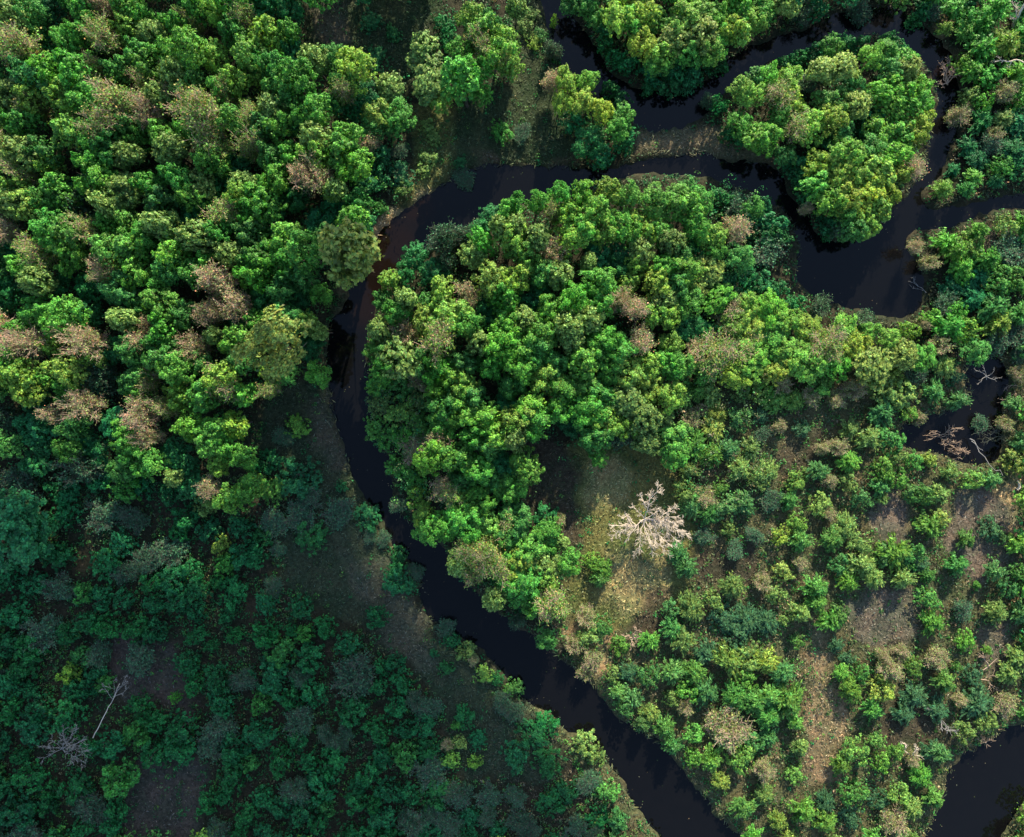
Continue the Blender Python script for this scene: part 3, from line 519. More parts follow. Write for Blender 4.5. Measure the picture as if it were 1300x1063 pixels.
for ln in RAW.replace('\n', '').split(';'):
    if ln.strip():
        a, b, c, d = ln.split()
        if d == 'w' and float(a) < 340 and float(b) > 560 and (int(a) + int(b)) % 5 > 1: d = 'd'
        if d == 't' and (int(a) * 3 + int(b)) % 5 < 2: d = 'y'
        MAN.append((float(a), float(b), float(c), d))

def in_box(x, y, a, b, c, d): return a <= x <= c and b <= y <= d
SCRUB = [(840,480),(1170,470),(1300,440),(1310,1070),(640,1070),(600,980),(640,860),(720,860),(700,780),(735,700),(880,620)]
LEFTF = [(-400,-400),(400,-400),(395,60),(520,95),(530,150),(470,260),(470,310),(420,360),(420,480),(320,560),(330,650),(150,600),(-400,560)]
def pin(x, y, poly): return bool(inside_poly(np.array([x]), np.array([y]), poly)[0])

def zone(x, y):
    if 530 <= x <= 665 and y < 140: return 'copse'
    if pin(x, y, LEFTF): return 'left'
    if x < 540 and (y > 480 or x < 420): return 'lowleft' if (x < 335 or y > 760 or x < 330) else 'bankmeadow'
    if 690 <= x <= 815 and 92 <= y <= 215 and not (y < 112 and x > 790): return 'clump'
    if 700 <= x <= 1060 and y < 125 and (y < 118 - max(0, x - 880) * .55): return 'peninsula'
    if 890 <= x <= 1190 and 40 <= y <= 312 and not (x < 1015 and y > 245): return 'islet'
    if x > 1150 and y < 440 : return 'rightbank'
    if x < 720 and y < 300 and (y < 235 or x < 540): return 'topmeadow'
    if 540 <= x <= 760 and y > 930 or (x < 700 and y > 780 and x < 630 + (y - 780) * .7): return 'lowbank'
    if pin(x, y, SCRUB): return 'scrub'
    if y > 600 and x < 735: return 'tongue'
    if x >= 880 and y > 330 : return 'neck'
    return 'wood'

def height(x, y, d, ty, z):
    k = (d / 36.0) ** .5
    if z == 'left': h = (13.0 if y < 480 else 11.0) if x < 465 or y > 300 else 7.5
    elif z == 'copse': h = 6.5 if x < 570 else 12.0
    elif z == 'lowleft': h = 4.6 if not (x < 60 and 640 < y < 700) else 7
    elif z == 'bankmeadow': h = 2.6
    elif z == 'clump': h = 8.0
    elif z == 'peninsula': h = 8.0
    elif z == 'islet': h = 7.6
    elif z == 'rightbank': h = 4.6
    elif z == 'topmeadow': h = 2.4
    elif z == 'lowbank': h = 2.8
    elif z == 'scrub': h = 3.4
    elif z == 'tongue': h = 7.5
    elif z == 'neck': h = 6.0
    else:
        h = 12.5 - max(0, (x - 680)) / 260 * 5.0 - max(0, y - 430) / 110 * (2.5 if x > 700 else .5)
        h = max(h, 5.5)
    if ty == 'd': h *= .62 if z not in ('lowleft', 'bankmeadow') else .9
    if ty == 'w': h *= .6
    if ty == 'T': h *= .95
    return max(h * k * (.86 + .30 * float(vnoise(x * 3, y * 3, 7, 21))), 1.0)

COLR = dict(g=(.096, .300, .040), m=(.068, .232, .044), y=(.170, .335, .048), o=(.170, .285, .068), d=(.026, .170, .046), t=(.26, .21, .095), T=(.36, .25, .15), w=(.060, .165, .078))

rnd = random.Random(7)
def occ_ok(x, y, r, items, f=.62):
    if (x - 80) ** 2 + (y - 950) ** 2 < 34 ** 2 or (x - 135) ** 2 + (y - 900) ** 2 < 26 ** 2: return False
    for (a, b, c, _) in items:
        if (a - x) ** 2 + (b - y) ** 2 < (f * (r + c * .5)) ** 2: return False
    return True

AUTO = []
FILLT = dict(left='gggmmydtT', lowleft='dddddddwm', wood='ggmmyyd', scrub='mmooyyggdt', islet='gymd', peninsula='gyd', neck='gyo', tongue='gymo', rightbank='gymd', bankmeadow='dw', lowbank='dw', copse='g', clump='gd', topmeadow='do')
tries = 0
allp = list(MAN)
while tries < 5200:
    tries += 1
    x = rnd.uniform(-8, 1308); y = rnd.uniform(-8, 1071)
    z = zone(x, y); d = rnd.uniform(24, 38) if z != 'lowleft' else rnd.uniform(22, 44)
    if y > 974 and z != 'scrub': d *= 1.0
    s = float(sd_at(x, y))
    if z == 'copse' or (z == 'topmeadow' and rnd.random() < .8): continue
    if s < d * (.28 if z in ('scrub', 'neck', 'rightbank', 'wood', 'tongue') else .42): continue
    if float(zlook(zopen, x, y)) > .35 and rnd.random() < .985: continue
    if not occ_ok(x, y, d * .5, allp, .66 if z in ('left', 'wood') else (.84 if z == 'scrub' else .72)): continue
    it = (x, y, d, rnd.choice(FILLT.get(z, 'gmd')))
    AUTO.append(it); allp.append(it)

# --- label words
TONE = dict(g='bright green', m='mid green', y='yellow green', o='pale olive', d='dark green', t='half leafed', T='bare tan', w='grey green')
PLACE = dict(left='in left-hand forest', copse='in the top meadow copse', lowleft='in shaded lower left scrub', bankmeadow='on shaded left bank meadow', clump='between two channels',
             peninsula='on the top peninsula', islet='on the heart-shaped islet', rightbank='on right-hand bank', topmeadow='on upper meadow', lowbank='on the lower left bank',
             scrub='in lower right scrub', tongue='on lower tongue of inner wood', neck='south of the pool', wood='in the inner bend wood')
LAND = [('the big bare dead tree', 822, 660), ('the fallen white trunk', 135, 905), ('the large round riverside tree', 442, 334), ('the large round tree left of the river', 361, 440), ('the feathery pale copse tree', 543, 86), ('the lone meadow shrub', 637, 170)]
SPECIAL = {
 (442, 334): 'large round pale olive tree leaning over the river where the sunlit water is brown',
 (361, 440): 'large round yellow green tree standing clear just left of the river',
 (543, 86): 'tall feathery pale olive tree, biggest on the left edge of the top meadow copse',
 (637, 170): 'lone bright green shrub standing in the shaded upper meadow',
 (589, 226): 'blue grey bush leaning into the river at the upper bend',
 (703, 25): 'tiny yellow green bush standing in the river at the top edge',
 (15, 673): 'broad dark green crown at the left edge, largest in the shaded scrub',
 (90, 855): 'sunlit yellow green bush glowing among the dark scrub above the fallen trunk',
 (1160, 212): 'bare pinkish bush hanging off the right side of the heart-shaped islet',
 (858, 556): 'soft bright green tree on the upper right edge of the sunlit clearing',
 (386, 223): 'bare pink budding tree in left-hand forest above the riverside tree',
 (76, 397): 'broad bright green tree, largest in the lower left of the lit forest',
 (38, 443): 'bare tan tree at the lower left of the lit forest',
 (254, 301): 'rounded dull olive tree in the middle of the left-hand forest',
 (919, 922): 'wide fuzzy tan and green bush in the lower right scrub',
 (378, 541): 'small bright yellow bush catching light on the shaded left bank',
 (1104, 468): 'wide pale olive bush south of the pool with tan twigs',
 (742, 945): 'large pale olive bush at the bottom bank left of the river',
 (180, 895): 'flat dark green crown right of the fallen white trunk',
 (140, 945): 'round dark green bush just below the fallen white trunk',
}
used_labels = set()
def make_label(x, y, d, ty, z, kind, sizeword):
    if (int(x), int(y)) in SPECIAL:
        s = SPECIAL[(int(x), int(y))]; used_labels.add(s); return s
    base = f"{sizeword} {TONE[ty]} {kind}"
    pl = PLACE.get(z, 'among the trees')
    for nm, a, b in LAND:
        r = math.hypot(x - a, y - b)
        if r < 85 and (x, y) != (a, b):
            ang = math.degrees(math.atan2(b - y, x - a)) % 360
            w = ['right of', 'upper right of', 'above', 'upper left of', 'left of', 'lower left of', 'below', 'lower right of'][int((ang + 22.5) // 45) % 8]
            s = f"{base} {w} {nm}"
            if s not in used_labels and r < 70:
                used_labels.add(s); return s
    s = f"{base} {pl}, {x / 13:.0f}% across and {y / 10.63:.0f}% down"
    if s in used_labels: s = f"{TONE[ty]} {kind} {pl}, {x / 13:.1f}% across and {y / 10.63:.1f}% down"
    used_labels.add(s)
    return s

def kind_of(ty, h, z, x, y):
    spear = (z == 'scrub' or (z == 'rightbank')) and ty in 'mgoyd' and h < 6.5
    if ty == 'w': return 'greyshrub'
    if ty in 'tT':
        if h < 5.2: return 'tanshrub'
        return 'bud' if ty == 't' else 'bare'
    if spear: return 'spear' if (int(x * 7 + y * 3) % 5) < 3 else 'shrub'
    if h < 5.2: return 'shrub'
    return 'soft' if ty == 'o' else 'leafy'

NAMES = dict(leafy='broadleaf_tree', soft='feathery_tree', bud='budding_tree', bare='bare_budding_tree', shrub='leafy_shrub', spear='willow_shrub', greyshrub='twiggy_shrub', tanshrub='tan_shrub')
WORD = dict(leafy='leafy tree', soft='feathery tree', bud='budding tree', bare='budding tree', shrub='leafy shrub', spear='willow shrub', greyshrub='twiggy shrub', tanshrub='twiggy shrub')
CAT = dict(leafy='tree', soft='tree', bud='tree', bare='tree', shrub='shrub', spear='shrub', greyshrub='shrub', tanshrub='shrub')
GRP = dict(left='trees of the left-hand forest', copse='trees of the meadow copse', lowleft='scrub in the shaded lower left', bankmeadow='shrubs on the left bank meadow', clump='trees between the channels', peninsula='trees on the top peninsula', islet='trees on the heart-shaped islet', rightbank='shrubs on the right-hand bank', topmeadow='shrubs on the upper meadow', lowbank='shrubs on the lower left bank', scrub='scrub in the lower right', tongue='trees on the lower tongue', neck='trees south of the pool', wood='trees of the inner bend wood')

MASTER = {}
def place(kind, idx, loc, rz, sx, sy, sz, tilt):
    """the first of each shape is built from its parts, later ones are copies of it"""
    key = (kind, idx)
    if key not in MASTER:
        root = bpy.data.objects.new(NAMES[kind], None); root.empty_display_size = .3; COL.objects.link(root)
        kids = []
        for part in ('trunk', 'branches', 'crown'):
            me = PROTO[kind][idx].get(part)
            if me is None: continue
            o = bpy.data.objects.new(PARTNAME[part][0 if CAT[kind] == 'tree' else 1], me); COL.objects.link(o); o.parent = root; kids.append(o)
        MASTER[key] = (root, kids)
    else:
        mr, mk = MASTER[key]
        root = mr.copy(); COL.objects.link(root); kids = []
        for c in mk:
            o = c.copy(); COL.objects.link(o); o.parent = root; kids.append(o)
    root.location = loc; root.rotation_euler = (tilt[0], tilt[1], rz); root.scale = (sx, sy, sz)
    return root, kids

cnt = {}
plants = []
for n, (x, y, d, ty) in enumerate(MAN + AUTO):
    z = zone(x, y); h = height(x, y, d, ty, z); k = kind_of(ty, h, z, x, y)
    plants.append((x, y, d, ty, z, h, k))
leafy = sorted([p for p in plants if p[6] == 'leafy'], key=lambda p: -p[2])
keep_leafy = set(id(p) for p in leafy[:300]); rest = [p for p in leafy[300:]]
prng = random.Random(11)
for p in plants:
    x, y, d, ty, z, h, k = p
    if k == 'leafy' and id(p) not in keep_leafy: continue
    R_n, H_n = NOM[k]
    zc = h * (.72 if CAT[k] == 'tree' else .55)
    X, Y, _ = P(x, y, zc)
    R = d * .5 * (HC - zc) / S0 * ((1.2 if CAT[k] == 'tree' else 1.12) if float(sd_at(x, y)) > d * .8 else .95)
    if k in ('bud', 'bare', 'tanshrub', 'greyshrub'): R *= .86
    if z == 'scrub': R *= .9
    if d >= 70: R *= 1.22
    gpx, gpy = CX + X / PX, CY - Y / PX
    gz = max(float(ground_z(np.array([gpx]), np.array([gpy]))[0]), -.3)
    s = R / R_n
    col = np.array(COLR[ty]) * prng.uniform(.78, 1.22)
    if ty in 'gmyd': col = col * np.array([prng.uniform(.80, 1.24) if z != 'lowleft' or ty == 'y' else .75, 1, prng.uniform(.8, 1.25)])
    if z in ('islet', 'peninsula', 'neck', 'clump') and ty != 'd': col = col * np.array([1.3, 1.12, 1.0])
    if d >= 70 and ty in 'oy': col = np.array((.20, .27, .06)); h *= 1.35
    if d >= 70 and ty == 'd': col = np.array((.03, .19, .06))
    if z == 'scrub' and ty in 'gmyd': col = (col if ty != 'd' else np.array((.050, .160, .052))) * np.array([1.2, .97, 1.2])
    if k in ('bud',) : col = np.array((.15, .29, .052)) * prng.uniform(.85, 1.15)
    if k in ('bare', 'tanshrub'): col = np.array((.20, .26, .085)) * prng.uniform(.85, 1.2)
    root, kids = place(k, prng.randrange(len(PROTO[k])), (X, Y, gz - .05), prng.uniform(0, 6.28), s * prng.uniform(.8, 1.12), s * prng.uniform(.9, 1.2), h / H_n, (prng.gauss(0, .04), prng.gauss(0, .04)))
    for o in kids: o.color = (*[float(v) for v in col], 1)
    sw = 'broad' if d >= 41 else ('small' if d <= 27 else 'medium')
    root['label'] = make_label(x, y, d, ty, z, WORD[k], sw); root['category'] = CAT[k]; root['group'] = GRP[z]
    cnt[k] = cnt.get(k, 0) + 1

# ------------------------------------------------------------------ bulk foliage: smaller trees beyond the counted ones and the woods outside the picture
def bulk(name, items, seed, thin=1.0):
    rng = np.random.default_rng(seed); vs, fs, ts, cs = [], [], [], []; off = 0
    src = {}
    for (x, y, d, ty, h, k) in items:
        key = (k, int(rng.integers(0, len(PROTO[k]))))
        if key not in src:
            me = PROTO[k][key[1]]['crown']; nv = len(me.vertices); co = np.empty(nv * 3, np.float32); me.vertices.foreach_get('co', co)
            tt = np.empty(len(me.polygons) * 4, np.float32); me.attributes['tint'].data.foreach_get('color', tt)
            src[key] = (co.reshape(-1, 4, 3), tt.reshape(-1, 4)[:, :3])
        q, t = src[key]
        if thin < 1:
            kk = rng.random(len(q)) < thin; q, t = q[kk], t[kk]
        zc = h * .7; X, Y, _ = P(x, y, zc); R = d * .5 * (HC - zc) / S0 * 1.22; s = R / NOM[k][0]; a = rng.uniform(0, 6.28)
        gz = max(float(ground_z(np.array([CX + X / PX]), np.array([CY - Y / PX]))[0]), 0)
        ca, sa = math.cos(a), math.sin(a)
        w = q.copy(); w[..., 0] = (q[..., 0] * ca - q[..., 1] * sa) * s + X; w[..., 1] = (q[..., 0] * sa + q[..., 1] * ca) * s + Y; w[..., 2] = q[..., 2] * h / NOM[k][1] + gz
        vs.append(w.reshape(-1, 3)); fs.append(np.arange(len(q) * 4).reshape(-1, 4) + off); off += len(q) * 4
        ts.append(t); c = np.array(COLR[ty]) * rng.uniform(.8, 1.2); cs.append(np.tile(c, (len(q), 1)))
    if not vs: return
    me = build_mesh(name, np.concatenate(vs), np.concatenate(fs), M_loose, tint=np.concatenate(ts), cover=np.concatenate(cs))
    o = structure(bpy.data.objects.new(name, me), 'stuff'); return o
o = bulk('small_trees', [(x, y, d, ty, h, k) for (x, y, d, ty, z, h, k) in rest], 5)
if o: o['label'] = 'smaller green trees filling the gaps between the larger crowns'; o['category'] = 'trees'
outer = []
rr = random.Random(21); tries = 0
while tries < 9000:
    tries += 1
    x = rr.uniform(-190, 1490); y = rr.uniform(-230, 1230)
    if -14 < x < 1314 and -14 < y < 1077: continue
    d = rr.uniform(34, 46)
    if float(sd_at(x, y)) < d * .5: continue
    if 385 < x < 540 and y < 0 and y > -12: continue
    if any((a - x) ** 2 + (b - y) ** 2 < (.62 * (d + c) * .5) ** 2 * 1.3 for a, b, c, *_ in outer): continue
    if 545 < x < 645 and -170 < y < 0: continue
    h = 14 if 645 <= x < 720 and y < 0 else 13 if (x < 560 and y < 560) else (4.5 if (y > 500 or x > 1150) else 9)
    k = 'leafy' if h > 6 else 'shrub'
    outer.append((x, y, d, rr.choice('gmmdyd'), h, k))
o = bulk('surrounding_woodland', outer, 6, .5)
o['label'] = 'woodland carrying on all round beyond the edges of the picture'; o['category'] = 'woodland'

# ------------------------------------------------------------------ undergrowth, grass, dry grass
def scatter(n, seed, A, x0=-120, x1=1420, y0=-120, y1=1180, minsd=1.0):
    rng = np.random.default_rng(seed)
    x = rng.uniform(x0, x1, n); y = rng.uniform(y0, y1, n)
    k = (rng.random(n) < zlook(A, x, y)) & (sd_at(x, y) > minsd)
    return x[k], y[k], rng
def undergrowth():
    x, y, rng = scatter(60000, 31, zund * (.35 + .9 * vnoise(zx, zy, 30, 9)).clip(0, 1))
    n = len(x); m = 11
    X, Y = G(x, y)
    r = rng.uniform(.22, .7, n); hh = r * rng.uniform(.8, 1.7, n)
    up = np.where(inside_poly(x, y, LEFTF) | ((x > 470) & (x < 960) & (y > 230) & (y < 640)), rng.uniform(0, 4.5, n) * (rng.random(n) < .6), 0); r = r * (1 + up * .18)
    gz = ground_z(x, y) + up
    d = unit(rng.normal(size=(n, m, 3))); d[..., 2] = np.abs(d[..., 2])
    c = np.stack([X, Y, gz], 1)[:, None, :] + d * np.stack([r, r, hh], 1)[:, None, :]
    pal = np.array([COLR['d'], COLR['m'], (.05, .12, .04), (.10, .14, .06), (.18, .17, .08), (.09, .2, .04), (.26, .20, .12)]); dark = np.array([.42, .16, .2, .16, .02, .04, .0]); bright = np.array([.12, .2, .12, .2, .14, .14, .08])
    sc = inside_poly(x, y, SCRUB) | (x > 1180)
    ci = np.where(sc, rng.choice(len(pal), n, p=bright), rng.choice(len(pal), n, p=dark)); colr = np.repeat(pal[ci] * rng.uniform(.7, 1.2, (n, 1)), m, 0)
    nn = (d * .6 + np.array([0, 0, .7]) + rng.normal(0, .5, d.shape)).reshape(-1, 3)
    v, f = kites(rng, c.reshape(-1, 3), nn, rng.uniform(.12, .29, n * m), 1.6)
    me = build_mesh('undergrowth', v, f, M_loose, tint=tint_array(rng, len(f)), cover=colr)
    o = structure(bpy.data.objects.new('undergrowth', me), 'stuff'); o['label'] = 'low leafy undergrowth covering the woodland floor'; o['category'] = 'undergrowth'
undergrowth()
def grass(name, n, seed, A, size, tilt, label, asp=5.0, lift=.25, bright=1.0, pick=None, minsd=1.0):
    x, y, rng = scatter(n, seed, A, minsd=minsd)
    m = len(x); X, Y = G(x, y); gz = np.maximum(ground_z(x, y), 0.02)
    L_ = size * rng.uniform(.5, 1.4, m)
    a = rng.uniform(0, 2 * math.pi, m) ; el = rng.uniform(.1, tilt, m)
    ax = np.stack([np.cos(a) * np.cos(el), np.sin(a) * np.cos(el), np.sin(el)], 1)
    c = np.stack([X, Y, gz + lift * rng.uniform(.2, 1, m)], 1)
    nrm = np.stack([rng.normal(0, .5, m), rng.normal(0, .5, m), np.ones(m)], 1)
    v, f = kites(rng, c, nrm, L_ / asp, asp, ax)
    base = zlook(zcol, x, y) * bright
    base = base * rng.uniform(.6, 1.6, (m, 1))
    if pick is not None: base = base * .5 + np.array(pick) * .5 * rng.uniform(.5, 1.5, (m, 1))
    me = build_mesh(name, v, f, M_dry, tint=tint_array(rng, m, warm=.14), cover=base)
    o = structure(bpy.data.objects.new(name, me), 'stuff'); o['label'] = label; o['category'] = 'grass'
grass('meadow_grass', 330000, 41, zgrass, .55, 1.0, 'rough low grass on the meadows and clearings', bright=1.35)
grass('green_grass', 150000, 42, zgrass * (vnoise(zx, zy, 14, 12) > .45) * .8, .5, 1.1, 'patches of fresh green grass in the meadows', pick=(.05, .12, .035))
bank = np.clip(1 - np.abs(np.interp(SD, [-20, 1, 9, 14], [9, 0, 0, 9])), 0, 1)
grass('bank_sedge', 300000, 43, bank * (vnoise(zx, zy, 10, 14) * 1.5 - .2).clip(0, 1), 1.0, 1.2, 'straggling sedge along the water line', asp=7, lift=.6, pick=(.09, .12, .05), minsd=-3)
litter = np.clip(1 - zopen, 0, 1) * .25 + inside_poly(zx, zy, SCRUB) * .55
grass('fallen_twigs', 150000, 44, litter, .8, .4, 'fallen twigs and litter on the woodland floor', asp=14, lift=.15, pick=(.22, .17, .12))

def floating():
    rng = np.random.default_rng(51); x = rng.uniform(-60, 1360, 90000); y = rng.uniform(-60, 1120, 90000); d = sd_at(x, y)
    k = (d < -2) & (rng.random(len(x)) < np.exp(d / 7.0) * .5 * (vnoise(x, y, 18, 33) > .5) + .004); x, y = x[k], y[k]; X, Y = G(x, y); n = len(x)
    v, f = kites(rng, np.stack([X, Y, np.full(n, .03)], 1), np.tile([0., 0, 1], (n, 1)) + rng.normal(0, .05, (n, 3)), rng.uniform(.06, .16, n), 1.4)
    pal = np.array([(.16, .12, .06), (.08, .13, .04), (.22, .20, .12)])
    me = build_mesh('floating_leaves', v, f, M_dry, tint=tint_array(rng, n), cover=pal[rng.integers(0, 3, n)])
    o = structure(bpy.data.objects.new('floating_leaves', me), 'stuff'); o['label'] = 'fallen leaves and scum drifting along the river margins'; o['category'] = 'leaves'
floating()

# ------------------------------------------------------------------ dead trees, fallen trunks and snags, drawn limb by limb
def woody(name, label, cat, trunk, limbs, mat, seed, twig=2, kids=3, twr=.05, trad=.22, part='branch', group=None, twl=.42, wig=.11, lmat=None, twob=.2):
    """trunk and limbs: lists of (px,py,z); every limb carries its own twigs"""
    rn = random.Random(seed)
    base = np.array(P(*trunk[0]))
    root = bpy.data.objects.new(name, None); root.location = base; root.empty_display_size = .3; COL.objects.link(root)
    root['label'] = label; root['category'] = cat
    if group: root['group'] = group
    def poly(pts, r0, r1):
        if name == 'dead_tree' and label.startswith('big'): pts = [(a, b, c if c < 1 else lift(c)) for a, b, c in pts]
        q = [np.array(P(*p)) - base for p in pts]; out = []
        # bend each straight run a little
        fine = [q[0]]
        for a, b in zip(q, q[1:]):
            ln = np.linalg.norm(b - a); mm = max(2, int(ln / .9))
            for i in range(1, mm + 1):
                t = i / mm; w = wig * ln * math.sin(math.pi * t) / max(1, mm * .25) if i < mm else 0
                fine.append(a + (b - a) * t + np.array([rn.gauss(0, w), rn.gauss(0, w), rn.gauss(0, w * .6)]))
        n = len(fine) - 1
        for i in range(n):
            out.append((*fine[i], *fine[i + 1], r0 + (r1 - r0) * i / n, r0 + (r1 - r0) * (i + 1) / n))
        return out
    ts = poly(trunk, trad, trad * .5)
    v, f = tubes(ts, 8)
    o = bpy.data.objects.new('trunk', build_mesh('trunk', v, f, mat, smooth=True)); COL.objects.link(o); o.parent = root
    for lb in limbs:
        segs = poly(lb, twr * 2.0, twr * .7); tips = []; allseg = list(segs)
        ln = sum(np.linalg.norm(np.array(s[3:6]) - np.array(s[:3])) for s in segs)
        for i, s in enumerate(segs):
            if i == 0 and len(segs) > 2: continue
            p0 = np.array(s[:3]); p1 = np.array(s[3:6]); d = unit((p1 - p0)[None])[0]
            for _ in range(kids):
                sd = np.array([rn.gauss(0, 1), rn.gauss(0, 1), rn.gauss(0, .6)]); sd -= d * sd.dot(d); sd /= np.linalg.norm(sd)
                grow(rn, p0 + (p1 - p0) * rn.random(), d * .75 + sd * .65, ln * twl * rn.uniform(.5, 1.1) * (1 - .4 * i / len(segs)), twr * .75, twig - 1, allseg, tips, .65, .1, 2, twob)
        sg = np.array(allseg); sg[:, 6:] = np.maximum(sg[:, 6:], .022)
        v, f = tubes(sg, 4)
        o = bpy.data.objects.new(part, build_mesh(part, v, f, lmat or mat)); COL.objects.link(o); o.parent = root
    return root

J = (818, 658, 3.2)
def lift(z): return 4.4 + (z - 3) * .5
bigdead = woody('dead_tree', 'big bare dead tree with cream branches spread over the sunlit clearing', 'dead tree',
      [(815, 662, 0), (817, 660, 1.6), J],
      [[J, (822, 646, 4.5), (825, 630, 6.5), (836, 611, 8.5)], [(822, 642, 5), (816, 632, 6), (811, 622, 7)], [J, (811, 650, 4.5), (800, 640, 5.5)],
       [J, (806, 668, 3.8), (798, 670, 4), (785, 676, 4.2), (771, 683, 3.5)], [(806, 668, 3.8), (795, 664, 4.4), (784, 668, 4.6), (770, 670, 4)],
       [(806, 668, 3.8), (799, 678, 3.2), (792, 690, 3)], [(800, 668, 4), (796, 660, 5), (790, 650, 5.5)], [(806, 667, 3.8), (797, 655, 5), (784, 655, 5)],
       [J, (830, 651, 5), (841, 643, 6.5)], [J, (835, 658, 4.5), (846, 650, 6), (858, 641, 7)], [(846, 650, 6), (852, 647, 6.4), (862, 648, 6.5)],
       [J, (838, 660, 4.2), (853, 662, 5), (872, 660, 5.5)], [J, (836, 661, 4.2), (850, 668, 4.8), (868, 675, 5), (880, 679, 4.5)], [J, (840, 664, 4), (852, 676, 4.2), (862, 688, 4)],
       [J, (832, 668, 3.8), (840, 682, 4), (853, 697, 4)], [J, (826, 672, 3.6), (834, 690, 3.8), (848, 706, 3.6)], [J, (820, 674, 3.4), (826, 692, 3.4), (830, 706, 3)],
       [J, (812, 674, 3.2), (812, 690, 3), (808, 706, 2.6)], [(845, 663, 5), (850, 660, 5.6), (866, 668, 6)], [(843, 662, 5), (852, 655, 6), (866, 655, 6.4)]],
      M_dead, 5, 2, 4, .05, .22, twl=.24, wig=.06, twob=.09)
bigdead.scale = (.9, .9, 1)
woody('fallen_tree', 'fallen white trunk with thin bare top lying in dark lower left scrub', 'fallen tree',
      [(118, 937, 3.4), (129, 915, 4.2), (141, 893, 4.8), (152, 868, 5.2)], [[(141, 893, 4.8), (146, 880, 5.4), (144, 864, 5.6)], [(146, 882, 5), (154, 872, 5.4), (160, 858, 5.6)], [(143, 888, 5), (136, 878, 5.4), (130, 870, 5.2)], [(146, 884, 5), (156, 880, 5.4), (164, 872, 5)]],
      M_dead, 8, 2, 1, .025, .09, wig=.02, lmat=M_greywood, twl=.4)
woody('bare_tree', 'grey bare tree with fanned limbs at the lower left corner', 'dead tree', [(80, 950, 0), (80, 951, 2.2), (79, 951, 4)],
      [[(79, 951, 4), (70, 955, 5), (52, 962, 5.4)], [(79, 951, 4), (73, 945, 5), (64, 940, 5.4)], [(79, 951, 4), (95, 951, 5), (112, 951, 5)], [(79, 951, 4), (88, 940, 5), (98, 928, 5)], [(79, 951, 4), (82, 938, 5), (80, 926, 5)], [(79, 951, 4), (92, 960, 5), (104, 966, 4.6)], [(79, 951, 4), (66, 950, 5), (55, 947, 5)], [(79, 951, 4), (90, 946, 5), (108, 940, 5)]],
      M_greywood, 9, 2, 2, .026, .12)
woody('broken_tree', 'thick pale split dead trunk at the top right corner', 'dead tree', [(1286, 34, 1.5), (1292, 22, 3), (1299, 8, 4.6), (1310, -12, 6)], [[(1292, 22, 3), (1290, 16, 3.8), (1286, 6, 4.4)], [(1291, 26, 2.8), (1288, 24, 3), (1284, 22, 3.2)]], M_dead, 10, 2, 2, .07, .30)
woody('dead_branch', 'forked pale dead branch reaching in from the right edge below the split trunk', 'dead tree', [(1312, 84, 4), (1300, 80, 4.4), (1290, 76, 4.6), (1283, 78, 4.6)], [[(1283, 78, 4.6), (1275, 77, 4.6), (1263, 79, 4.2)], [(1284, 78, 4.6), (1282, 83, 4.2), (1278, 88, 4)], [(1290, 76, 4.6), (1287, 80, 4.4), (1285, 88, 4)]], M_dead, 11, 2, 2, .06, .16)
woody('driftwood_snag', 'tangled tan driftwood curling into the river right of the islet', 'driftwood', [(1203, 108, .2), (1201, 98, .9), (1203, 86, 1.4)], [[(1203, 106, .3), (1198, 94, 1.1), (1204, 82, 1.4)], [(1203, 106, .3), (1207, 96, 1.2), (1208, 84, 1.6)], [(1203, 106, .3), (1210, 98, 1.1), (1213, 92, 1.2)], [(1203, 106, .3), (1196, 108, .6), (1193, 106, .5)], [(1203, 106, .3), (1200, 90, 1.1), (1206, 80, 1.2)]], M_twig_tan, 12, 2, 3, .06, .12)
woody('floating_branch', 'pale dead branch lying on the pool water near its right bank', 'driftwood', [(1176, 372, .3), (1166, 364, .25), (1153, 357, .2)], [[(1166, 364, .25), (1160, 358, .3), (1158, 352, .4)], [(1172, 369, .3), (1163, 367, .3), (1157, 364, .2)]], M_greywood, 13, 1, 2, .025, .06)
woody('dead_snag', 'bright bare tangle of dead branches in the dark pond', 'dead tree', [(1252, 482, 0), (1252, 480, 1), (1252, 478, 1.8)], [[(1252, 478, 1.8), (1244, 472, 2.2), (1236, 468, 2.2)], [(1252, 478, 1.8), (1260, 474, 2.4), (1262, 466, 2.6)], [(1252, 478, 1.8), (1250, 470, 2.4), (1246, 462, 2.4)], [(1252, 478, 1.8), (1262, 482, 2.2), (1272, 480, 2)], [(1252, 478, 1.8), (1246, 484, 2), (1240, 488, 1.8)]], M_greywood, 14, 1, 2, .03, .08, twl=.25)
